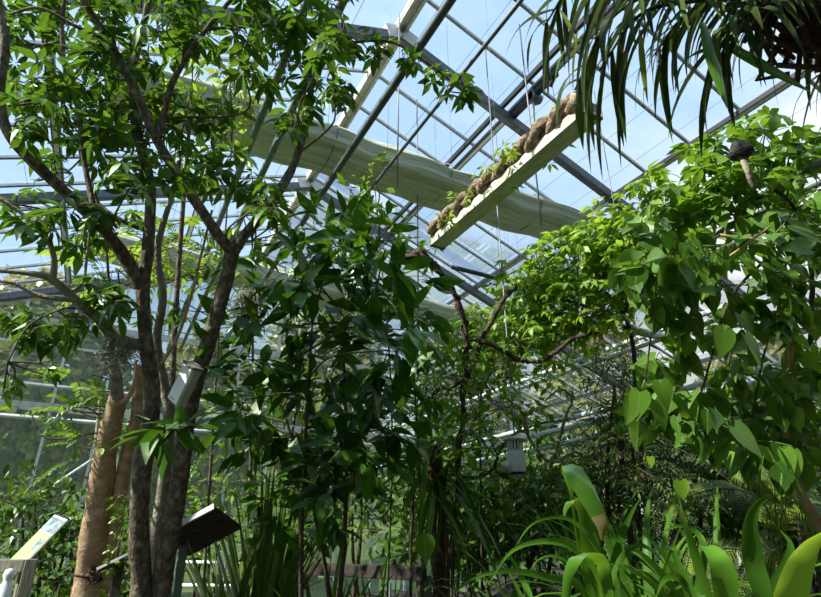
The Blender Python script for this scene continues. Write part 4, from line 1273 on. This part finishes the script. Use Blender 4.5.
LONG = (.25, .6, .9, 1, 1, .8, .45, .04)
BROAD = (.2, .3, .45, .7, 1, 1, .6, .05)
SOFT = unit(UPV*0.7+FWD*0.3)
t = leaf_plant('broad_leaf_plant', 'upright broad blade with a dry tan tip among strap leaves at lower right', 606, 2.2, [
    ([(588, 590, 2.45), (578, 540, 2.42), (571, 490, 2.38), (571, 464, 2.28), (580, 478, 2.18), (592, 500, 2.12), (601, 519, 2.09)], 0.10, RGT-UPW*.1+FWD*.2, 0.35, (.2, .25, .3, .3, .3, .25, .2, .12, .75, 1, .62)),
    ([(596, 585, 2.3), (588, 540, 2.3), (582, 510, 2.3), (573, 500, 2.28), (566, 508, 2.25), (564, 520, 2.22)], 0.085, RGT+UPW*.4, 0.6, BROAD),
    ([(612, 590, 2.25), (618, 550, 2.3), (628, 520, 2.35), (640, 498, 2.4)], 0.06, RGT, 0.2, LONG)])
mb = MB(); ribbon(mb, pxpath([(599, 515, 2.095), (603, 526, 2.08), (602, 540, 2.07)]), 0.06, RGT-UPW*.1+FWD*.2, 0.4, taper=(1, .8, .15)); mb.build('dry_tip', M['l_dry'], t)
leaf_plant('arching_strap_plant', 'few long pale green arching straps at bottom centre right', 600, 2.0, [
    ([(600, 592, 2.0), (578, 552, 1.98), (548, 541, 1.95), (512, 551, 1.92), (486, 588, 1.9)], 0.036, SOFT, 0.85, LONG),
    ([(603, 580, 2.1), (590, 540, 2.1), (570, 520, 2.1), (548, 518, 2.08), (530, 526, 2.06), (516, 545, 2.05)], 0.028, SOFT, 0.9, LONG),
    ([(585, 597, 2.0), (545, 577, 1.95), (505, 571, 1.92), (470, 580, 1.9), (450, 597, 1.88)], 0.034, SOFT, 0.6, LONG),
    ([(606, 590, 2.05), (600, 560, 2.0), (590, 553, 1.95), (578, 556, 1.9), (570, 572, 1.86), (566, 600, 1.84)], 0.05, RGT+UPW*.2, 0.8, (.3, .7, 1, 1, 1, .9, .6)),
    ([(598, 597, 2.1), (575, 568, 2.1), (555, 556, 2.1), (538, 560, 2.1), (528, 575, 2.1)], 0.03, SOFT, 0.5, LONG),
    ([(612, 592, 2.2), (620, 560, 2.2), (640, 545, 2.2), (662, 560, 2.2), (672, 585, 2.2)], 0.035, SOFT, 0.4, LONG)])
leaf_plant('glossy_blade_plant', 'bright glossy folded blade at the bottom below the fern', 705, 1.9, [
    ([(724, 606, 1.8), (722, 575, 1.8), (715, 556, 1.82), (706, 547, 1.9), (700, 552, 1.98)], 0.085, RGT, 0.95, BROAD),
    ([(690, 600, 1.85), (684, 585, 1.85), (676, 577, 1.85), (664, 580, 1.85), (656, 597, 1.85)], 0.05, SOFT, 0.25, LONG),
    ([(688, 590, 1.95), (678, 565, 1.98), (672, 550, 2.0), (668, 556, 2.0), (664, 572, 2.0)], 0.05, RGT, 0.4, LONG),
    ([(700, 590, 2.2), (704, 550, 2.25), (696, 532, 2.3), (680, 526, 2.3), (662, 532, 2.3)], 0.045, RGT+UPW, 0.2, LONG)])
t = leaf_plant('paddle_leaf_plant', 'pale yellow-green paddle leaf with wavy edge at the bottom right corner', 800, 1.85, [
    ([(786, 612, 1.8), (790, 585, 1.8), (798, 560, 1.78), (810, 542, 1.75), (826, 531, 1.72)], 0.115, RGT, 0.9, (.15, .3, .5, .85, 1, .8, .3))], 'l_bright')
leaf_plant('wavy_leaf_plant', 'dark wavy leaf curling right beside the paddle leaf', 760, 2.0, [
    ([(762, 600, 1.95), (752, 560, 2.0), (749, 525, 2.0), (757, 504, 2.0), (774, 494, 2.0)], 0.075, RGT, 0.15, BROAD),
    ([(770, 600, 2.05), (785, 570, 2.1), (790, 545, 2.15), (780, 530, 2.2)], 0.06, RGT, 0.2, BROAD)])


# ferns
def fern(label, px, py, d, fronds, PL, mat='l_fern'):
    """fronds are arching midribs; each carries two rows of toothed leaflets"""
    g = ground_pt(at(px, py, d))
    t = thing('fern', label, 'fern', g)
    for f in fronds:
        P0 = pxpath(f)
        st = g*0.45+P0[0]*0.55
        pts = smooth_path(np.vstack([g, st, P0]), 14)
        n = len(pts)
        ro_mb = MB(); ro_mb.tube(pts, np.linspace(0.007, 0.0015, n), 5)
        ro = ro_mb.build('frond', M['greenstem'], t)
        lv = Leaves(); Tn = unit(np.gradient(pts, axis=0))
        k0 = 22
        for k in range(k0, n, 2):
            tt = (k-k0)/(n-1-k0)
            face = unit(UPW*0.75-FWD*np.array([1, 1, 0])*0.8)
            sd = unit(np.cross(Tn[k], face)); nn = unit(np.cross(sd, Tn[k]))
            pl = PL*(math.sin(PI*min(1, 0.15+0.85*tt))**0.7)+0.012
            for sg in (-1, 1):
                pd = unit(sd*sg+Tn[k]*0.55-UPW*0.2)
                m_ = 10
                for q_ in range(1, m_+1):
                    r_ = pts[k]+pd*pl*q_/m_-UPW*0.18*pl*(q_/m_)**2
                    ll = (0.007+pl*0.10)*(1.1-0.75*q_/m_)
                    for s2 in (-1, 1):
                        lv.add(r_, unit(np.cross(nn, pd)*s2+pd*0.45), nn, ll, ll*0.6, rng.uniform(.3, 1))
        lv.build('leaflets', M[mat], ro, 'small', 0.05, 0.1)
    return t


fern('fern with a sunlit pale frond arching left above the strap leaves', 770, 600, 3.0,
     [[(768, 512, 3.0), (745, 492, 2.98), (715, 489, 2.95), (688, 497, 2.9), (668, 517, 2.85)], [(775, 505, 3.05), (770, 480, 3.1), (752, 470, 3.15), (730, 475, 3.2)],
      [(782, 515, 3.0), (800, 500, 3.0), (820, 505, 2.95), (836, 520, 2.9)]], 0.13)
fern('low fern in the lower right, left of the paddle leaf', 765, 640, 2.5,
     [[(766, 580, 2.5), (750, 556, 2.5), (728, 548, 2.45), (706, 556, 2.4), (692, 572, 2.38)], [(772, 575, 2.5), (772, 552, 2.5), (762, 540, 2.5), (745, 536, 2.5)],
      [(770, 590, 2.45), (750, 580, 2.4), (730, 580, 2.35), (712, 592, 2.3)]], 0.11)
fern('fern tucked against the right edge under the heart leaves', 815, 600, 3.3,
     [[(812, 540, 3.3), (800, 515, 3.3), (780, 508, 3.25), (760, 520, 3.2)], [(818, 530, 3.3), (818, 500, 3.3), (805, 488, 3.3), (788, 490, 3.3)]], 0.12)

# heart leaf on an upright wiry stem
g = ground_pt(at(690, 640, 2.5)); t = thing('heart_leaf_seedling', 'single lime heart leaf on a wiry stem above the fern frond', 'vine', g)
limb('stem', np.vstack([g, pxpath([(690, 560, 2.5), (682, 510, 2.5), (674, 480, 2.5), (662, 466, 2.5), (652, 460, 2.5)])]), 0.004, 0.002, M['greenstem'], t, 6)
lv = Leaves(); lv.add(at(680, 481, 2.48), unit(np.array([.05, 0, -1.0])), -FWD+(0, 0, .5), 0.085, 0.075, 1.0); lv.build('leaf', M['l_bright'], t, 'heart', 0.05); lv = Leaves(); lv.add(at(650, 457, 2.5), unit(np.array([0, 0, -1.])), -FWD, 0.05, 0.04, 1.0)
lv.build('leaf', M['l_bright'], t, 'heart', 0.05)

# ================================================================ background thickets near the walls
TH_ = [
    ('dark leafy shrub behind the left signboard', 40, 597, 6.2, [(0, 500), (25, 490), (50, 505), (15, 530), (45, 540), (75, 515), (75, 550), (30, 570), (60, 580), (95, 540), (0, 560)], 'l_thick', 0.13),
    ('dark shrub low between the orange trunks and the big tree', 120, 600, 6.6, [(110, 545), (135, 555), (120, 580), (90, 580), (150, 570), (165, 560)], 'l_thick', 0.12),
    ('yellow-green shrub against the frosted wall behind the sign back', 205, 600, 7.5, [(190, 500), (210, 510), (225, 530), (200, 540), (205, 480), (230, 560)], 'l_mid', 0.11),
    ('dark shrub behind the centre of the wooden rail', 350, 600, 6.0, [(330, 500), (370, 490), (400, 500), (385, 530), (350, 460), (410, 470)], 'l_thick', 0.13),
    ('dark thicket left of the sensor, behind the red-brown trunk', 470, 600, 5.6, [(455, 460), (440, 500), (450, 525), (420, 545), (475, 480), (460, 505), (490, 500), (470, 530), (500, 530), (450, 550), (485, 560), (505, 480), (425, 470), (430, 520), (520, 510)], 'l_thick', 0.14),
    ('broad dark shrub below the sensor', 530, 600, 5.2, [(520, 490), (545, 485), (530, 510), (560, 500), (550, 530), (520, 550), (570, 480), (500, 550)], 'l_thick', 0.13),
    ('shrub of fine leaves under the lowest pipes', 590, 600, 5.6, [(560, 480), (585, 475), (610, 480), (600, 500), (625, 495), (570, 505), (580, 530), (620, 530)], 'l_thick', 0.10),
    ('airy small-leaved shrub against the low glass right of the pipes', 640, 600, 5.2, [(610, 380), (620, 400), (630, 375), (600, 410), (640, 420), (615, 430), (605, 360), (628, 350)], 'l_thick', 0.08),
    ('feathery dark evergreen behind the lone heart leaf', 650, 600, 4.8, [(600, 440), (625, 435), (650, 440), (590, 455), (615, 460), (645, 465), (680, 455), (665, 445), (640, 490), (675, 490), (660, 520)], 'l_thick', 0.11),
    ('dark shrub behind the fern frond', 720, 600, 4.6, [(700, 460), (725, 455), (750, 460), (715, 485), (745, 490), (700, 515), (735, 520), (775, 480), (790, 500), (770, 520)], 'l_thick', 0.12),
    ('shrub in the right edge shade behind the dry stem', 800, 600, 4.4, [(790, 470), (815, 480), (805, 510), (820, 450), (785, 535), (815, 540)], 'l_thick', 0.12),
    ('dark shrub at the far wall between the red-brown trunk and the sensor', 455, 590, 7.4, [(440, 440), (460, 460), (445, 490), (475, 500), (490, 470), (465, 530), (500, 520), (430, 540), (480, 550), (505, 490)], 'l_thick', 0.14),
    ('dark shrub at the far wall just behind the sensor', 540, 590, 7.4, [(520, 470), (545, 460), (530, 500), (555, 490), (570, 470), (540, 530), (565, 520), (515, 545), (575, 500)], 'l_thick', 0.14),
    ('mid green shrub below the lowest pipes at the far wall', 600, 590, 7.4, [(590, 450), (610, 470), (595, 490), (625, 460), (640, 485), (610, 520), (635, 520), (590, 540)], 'l_thick', 0.13),
    ('dark shrub deep behind the feathery evergreen', 675, 590, 6.6, [(655, 440), (680, 430), (665, 470), (690, 465), (705, 440), (670, 500), (695, 505), (660, 530), (700, 535)], 'l_thick', 0.13),
    ('dark shrub deep behind the heart-leaf curtain', 750, 590, 6.2, [(725, 430), (750, 420), (735, 460), (765, 450), (780, 430), (745, 495), (770, 500), (730, 525), (765, 535)], 'l_thick', 0.13),
    ('dark shrub deepest at the right edge', 815, 590, 6.0, [(795, 430), (815, 410), (800, 460), (825, 450), (835, 480), (805, 500), (825, 520), (800, 540)], 'l_thick', 0.13),
    ('pale green bushes at the far wall behind the centre rail', 300, 590, 8.3, [(285, 500), (305, 490), (330, 505), (290, 530), (315, 525), (350, 520)], 'l_mid', 0.12),
]
for lb, px, py, d, bl, mt, L in TH_:
    fine = 'fine' in lb or 'feathery' in lb or 'airy' in lb
    shrub('background_shrub', lb, 'shrub', px, py, d, bl, mt, 'pinnate' if 'feathery' in lb else 'single', L, 0.24 if fine else 0.42, 95 if 'feathery' not in lb else 22, 0.44*(d/5.5), 'lance' if fine else 'ellipse', r0=0.03, bark='liana',
          stems=((0, 0), (0.2, 0.1), (-0.15, .15)), up=0.1)
# ground cover
lv = Leaves()
for _ in range(5200):
    x = rng.uniform(XL+.3, XE-.3); y = rng.uniform(2.2, YG-.3)
    lv.add(np.array([x, y, rng.uniform(0.03, 0.3)]), rdir(0.3), UPW+rng.normal(0, .5, 3), rng.uniform(.07, .16), rng.uniform(.03, .06))
o = lv.build('ground_cover', M['l_thick'], None, 'ellipse'); o['kind'] = 'stuff'; tag(o, 'low dark ground-cover leaves carpeting the planting beds', 'ground cover')

# ================================================================ signs, rails
def oriented(c, size, R, name, mat, parent, bw=0.004):
    mb = MB(); mb.box(c, size, R); o = mb.build(name, mat, parent, False)
    if bw: bevel(o, bw)
    return o


# reading board at far left: a tilted panel on a low wooden rail
A_, B_, C_, D_ = (9, 562), (27, 563), (62, 527), (44, 525)
dS = 4.7
c0 = at(36, 544, dS)
vl = unit(at(53, 526, dS+0.12)-at(17, 563, dS-0.12)); sl_ = unit(RGT*0.8+FWD*np.array([1, 1, 0])*-0.3); sl_ = unit(sl_-vl*(sl_@vl)); nl = np.cross(sl_, vl)
if nl[2] < 0: nl = -nl; sl_ = -sl_
RS = np.stack([sl_, vl, nl], 1)
t = thing('information_board', 'tilted pale green information board with a blue picture at the lower left', 'sign', ground_pt(c0, 0.0))
oriented(c0, (0.21, 0.52, 0.02), RS, 'board', M['signwhite'], t)
oriented(c0+nl*0.011-vl*0.07, (0.19, 0.34, 0.006), RS, 'green_print', M['signgreen'], t, 0)
oriented(c0+nl*0.011+vl*0.175, (0.19, 0.13, 0.006), RS, 'picture', M['signblue'], t, 0)
oriented(c0+nl*0.0125-vl*0.0+sl_*0.05, (0.06, 0.10, 0.006), RS, 'picture', M['signblue'], t, 0)
for s in (-1, 1):
    mb = MB(); q = c0+sl_*0.06*s-vl*0.05-nl*0.012
    mb.tube([ground_pt(q, 0.0), q*(1, 1, .5), q], 0.022, 10); mb.build('post', M['greywood'], t)

a = at(-40, 566, 4.4); b_ = at(24, 571, 4.4); b_[2] = a[2]
t = thing('wooden_rail', 'grey wooden rail with a square post under the information board', 'rail', ground_pt((a+b_)/2, 0))
mb = MB(); mb.bar(a, b_, 0.06, 0.095); bevel(mb.build('beam', M['greywood'], t, False), 0.008)
mb = MB(); q = at(27, 580, 4.38); mb.bar((q[0], q[1], 0), (q[0], q[1], a[2]+0.05), 0.085, 0.085, (1, 0, 0)); bevel(mb.build('post', M['greywood'], t, False), 0.006)
q = at(9, 575, 4.2)
t = thing('bollard', 'small grey rounded post below the wooden rail at the left edge', 'bollard', ground_pt(q, 0))
gq = ground_pt(q, 0.0); q[2] -= gq[2]
mb = MB(); mb.lathe(gq, [(0.05, 0), (0.045, q[2]-0.07), (0.028, q[2]-0.05), (0.03, q[2]-0.03), (0.042, q[2]), (0.03, q[2]+0.035), (0.01, q[2]+0.045)], 16); mb.build('post_body', M['palepipe'], t)
for i, (py, lb) in enumerate(((560, 'upper grey metal handrail behind the wooden rail at left'), (585, 'lower grey metal handrail behind the wooden rail at left'))):
    a = at(-40, py, 5.0); b_ = at(20, py+1, 5.2)
    mb = MB(); mb.tube([a, (a+b_)/2, b_], 0.02, 10); tag(mb.build('handrail', M['palepipe']), lb, 'handrail')

# the sign seen from behind, on a green post
dB = 3.1
c0 = (at(178, 525, dB)+at(238, 522, dB))/2
p_tl = at(176, 527, 3.36); p_tr = at(214, 507, 3.36); p_r = at(238, 523, 3.52)
uu = unit(p_tr-p_tl); ww = p_r-p_tr; ww = unit(ww-uu*(ww@uu)); nn = np.cross(uu, ww)
RB = np.stack([uu, ww, nn], 1)
c0 = (p_tl+p_tr)/2+ww*0.13
cB = (p_tl+p_r)/2
t = thing('sign_board', 'dark underside of a tilted sign panel on a green post beside the big tree', 'sign', ground_pt(cB, 0))
Lu, Lw = 0.38, 0.30
cc = p_tr-uu*Lu/2+ww*Lw/2
oriented(cc, (Lu, Lw, 0.03), RB, 'panel', M['darkwood'], t)
oriented(cc-ww*(Lw/2+0.004), (Lu+.01, 0.012, 0.04), RB, 'pale_edge', M['signwhite'], t)
oriented(cc-nn*0.0, (Lu-.06, 0.03, 0.05), RB, 'batten', M['darkwood'], t)
mb = MB(); q = at(181, 560, 3.44); mb.bar((q[0], q[1], 0), (q[0], q[1], at(181, 541, 3.44)[2]), 0.07, 0.05, (1, 0, 0)); bevel(mb.build('post', M['greenwood'], t, False), 0.005)
# sliver of a second sign behind the orange trunk
a = at(97, 569, 3.25); b_ = at(132, 552, 3.3)
t = thing('sign_edge', 'thin white edge of a tilted sign behind the orange trunks', 'sign', ground_pt((a+b_)/2, 0))
mb = MB(); mb.bar(a, b_, 0.012, 0.014); mb.build('pale_edge', M['signwhite'], t, False)
u2 = unit(b_-a); w2 = unit(FWD*.7+np.array([0, 0, -.2])); n2 = np.cross(u2, w2); w2 = np.cross(n2, u2)
oriented((a+b_)/2+unit(w2)*0.10-UPW*.012, (np.linalg.norm(b_-a), 0.19, 0.016), np.stack([u2, unit(w2), unit(n2)], 1), 'panel', M['darkwood'], t)
mb = MB(); q = (a+b_)/2+unit(w2)*0.1; mb.bar((q[0], q[1], 0), q-UPW*0.02, 0.05, 0.05, (1, 0, 0)); mb.build('post', M['darkwood'], t, False)

# dark wooden rail at the centre with posts
a = at(296, 568, 5.0); b_ = at(425, 571, 4.4); b_[2] = a[2]-0.015
t = thing('wooden_rail', 'dark wooden handrail behind the spiky plants at lower centre', 'rail', ground_pt((a+b_)/2, 0))
mb = MB(); mb.bar(a, b_, 0.07, 0.10); bevel(mb.build('beam', M['darkwood'], t, False), 0.008)
for px, d in ((302, 5.0), (421, 4.42), (427, 4.45)):
    q = at(px, 585, d); mb = MB(); mb.bar((q[0], q[1], 0), (q[0], q[1], a[2]-.03), 0.06, 0.06, (1, 0, 0)); bevel(mb.build('post', M['greywood' if px > 400 else 'whitepaint'], t, False), 0.005)
mb = MB(); mb.bar(a-(0, 0, .28), b_-(0, 0, .28), 0.04, 0.06); mb.build('lower_beam', M['darkwood'], t, False)
# white lattice rails behind the sign
for py, lb in ((562, 'upper thin white rail behind the sword leaves'), (585, 'lower thin white rail behind the sword leaves')):
    a = at(180, py, 5.6); b_ = at(292, py+1.5, 5.6)
    mb = MB(); mb.tube([a, (a+b_)/2, b_], 0.016, 8); tag(mb.build('handrail', M['whitepaint']), lb, 'handrail')
mb = MB(); q = at(284, 590, 5.55); mb.bar((q[0], q[1], 0), (q[0], q[1], at(284, 563, 5.55)[2]), 0.06, 0.06, (1, 0, 0))
tag(bevel(mb.build('rail_post', M['whitepaint'], None, False), 0.005), 'white square post at the left end of the dark wooden rail', 'post')
q = at(226, 562, 4.4); mb = MB(); Rl = np.stack([RGT, unit(FWD*np.array([1, 1, 0])), UPW], 1)
t = thing('plant_label', 'pale green plant label plate with a small dark picture behind the sign', 'label', ground_pt(q, 0))
oriented(q, (0.15, 0.012, 0.16), Rl, 'plate', M['greenwood'], t)
oriented(q+RGT*0.035-FWD*np.array([1, 1, 0])*0.008+(0, 0, 0.02), (0.05, 0.006, 0.06), Rl, 'picture', M['darkwood'], t, 0)
mb = MB(); mb.tube([ground_pt(q, 0), q], 0.01, 8); mb.build('stake', M['darkmetal'], t)
q = at(331, 539, 4.3)
t = thing('plant_label', 'small bright blue tag on a thin stake above the wooden rail', 'label', ground_pt(q, 0))
oriented(q, (0.03, 0.008, 0.075), Rl, 'tag_plate', M['blue'], t, 0.002)
mb = MB(); mb.tube([ground_pt(q, 0), q-(0, 0, .03)], 0.007, 8); mb.build('stake', M['darkmetal'], t)
q = at(390, 583, 5.2)
t = thing('plant_label', 'dull green plate with a dark mark hung below the centre rail', 'label', ground_pt(q, 0))
oriented(q, (0.2, 0.012, 0.12), Rl, 'plate', M['greenwood'], t)
mb = MB(); mb.tube([ground_pt(q, 0), q], 0.012, 8); mb.build('stake', M['darkmetal'], t)
# leaning cane against the far wall
a = at(36, 497, 7.0); b_ = at(98, 456, 7.2)
g = ground_pt(a-(b_-a)*2.2)
mb = MB(); mb.tube([(a-(b_-a)*2.2)*(1, 1, 0), a, b_], 0.02, 8)
tag(mb.build('support_cane', M['palepipe']), 'pale slanting cane leaning across the frosted wall left of the orange trunk', 'cane')
a = at(90, 500, 7.5); b_ = at(100, 400, 7.5)
mb = MB(); mb.tube([ground_pt(a), a, b_], 0.022, 8)
tag(mb.build('support_post', M['lichenbark']), 'thin upright stake behind the orange trunk, before the frosted wall', 'stake')

# ================================================================ outside: trees beyond the glass
def outside_tree(label, c, r, h):
    t = thing('outdoor_tree', label, 'tree', (c[0], c[1], -0.1))
    limb('trunk', [(c[0], c[1], -0.1), (c[0]+.05, c[1], h*0.3), (c[0], c[1], h*0.6)], 0.22, 0.1, M['bark'], t, 9, 5)
    lv = Leaves()
    for _ in range(5000):
        v = rdir(); q = np.array(c)+np.array([v[0]*r, v[1]*r, 0])*rng.uniform(.6, 1)+np.array([0, 0, h*0.58+v[2]*h*0.42*rng.uniform(.7, 1)])
        lv.add(q, rdir(-.2), v+UPW*.5, rng.uniform(.25, .5), rng.uniform(.16, .3))
    lv.build('crown', M['outside_leaf'], t, 'ovate')
    return t


M['outside_leaf'] = mat_leaf('outdoor_leaf', (0.06, 0.11, 0.03), (0.22, 0.28, 0.08), (0.25, 0.35, 0.07), gloss=0.1)
for c, r, h, lb in (((-8.8, 18.5, 0), 2.6, 9.0, 'blurred green tree outside the frosted wall at far left'),
                    ((-2.2, 17.5, 0), 2.4, 8.6, 'outdoor tree behind the frosted wall beyond the orange trunks'),
                    ((2.4, 19, 0), 2.2, 8.0, 'outdoor tree behind the frosted wall beyond the big tree'),
                    ((7.2, 21, 0), 2.8, 12.0, 'tall outdoor tree seen through the roof below the trough'),
                    ((14.8, 21.5, 0), 2.8, 12.5, 'tallest outdoor tree farthest behind the bright canopy'),
                    ((16.5, 15.5, 0), 2.6, 10.0, 'outdoor tree beyond the low glass behind the pipe pairs'),
                    ((18.0, 10.0, 0), 2.4, 7.5, 'outdoor tree beyond the right wall behind the heart leaves')):
    outside_tree(lb, c, r, h)

# ================================================================ sky and sun
w = bpy.data.worlds.new('sky'); SC.world = w; w.use_nodes = True
nt = w.node_tree; nt.nodes.clear()
out = nt.nodes.new('ShaderNodeOutputWorld'); bg = nt.nodes.new('ShaderNodeBackground')
tc = nt.nodes.new('ShaderNodeTexCoord'); mp = nt.nodes.new('ShaderNodeMapping'); mp.inputs['Scale'].default_value = (1.5, 1.5, 3.2)
nt.links.new(tc.outputs['Generated'], mp.inputs[0])
n = nt.nodes.new('ShaderNodeTexNoise'); n.inputs['Scale'].default_value = 1.5; n.inputs['Detail'].default_value = 7; n.inputs['Roughness'].default_value = 0.55
nt.links.new(mp.outputs[0], n.inputs['Vector'])
# more haze toward the east (+x) and the horizon
dp = nt.nodes.new('ShaderNodeVectorMath'); dp.operation = 'DOT_PRODUCT'
dp.inputs[1].default_value = (0.72, -0.12, -0.75)
nt.links.new(tc.outputs['Generated'], dp.inputs[0])
ad = nt.nodes.new('ShaderNodeMath'); ad.operation = 'MULTIPLY_ADD'; ad.inputs[1].default_value = 0.55
nt.links.new(dp.outputs['Value'], ad.inputs[0]); nt.links.new(n.outputs[0], ad.inputs[2])
cr = nt.nodes.new('ShaderNodeValToRGB')
cr.color_ramp.elements[0].position = 0.30; cr.color_ramp.elements[0].color = (0.36, 0.54, 0.82, 1)
cr.color_ramp.elements[1].position = 0.60; cr.color_ramp.elements[1].color = (0.88, 0.90, 0.92, 1)
e = cr.color_ramp.elements.new(0.47); e.color = (0.53, 0.66, 0.79, 1)
nt.links.new(ad.outputs[0], cr.inputs[0]); nt.links.new(cr.outputs[0], bg.inputs[0]); bg.inputs[1].default_value = 1.1
nt.links.new(bg.outputs[0], out.inputs[0])

sd_ = bpy.data.lights.new('sun', 'SUN'); sd_.energy = 8.0; sd_.angle = math.radians(0.6); sd_.color = (1.0, 0.95, 0.86)
so = bpy.data.objects.new('sun', sd_); COL.objects.link(so)
so.rotation_euler = Vector((0.74, 0.02, -0.64)).to_track_quat('-Z', 'Y').to_euler()
so.location = (-8, -2, 14)
SC.cycles.transparent_max_bounces = 24
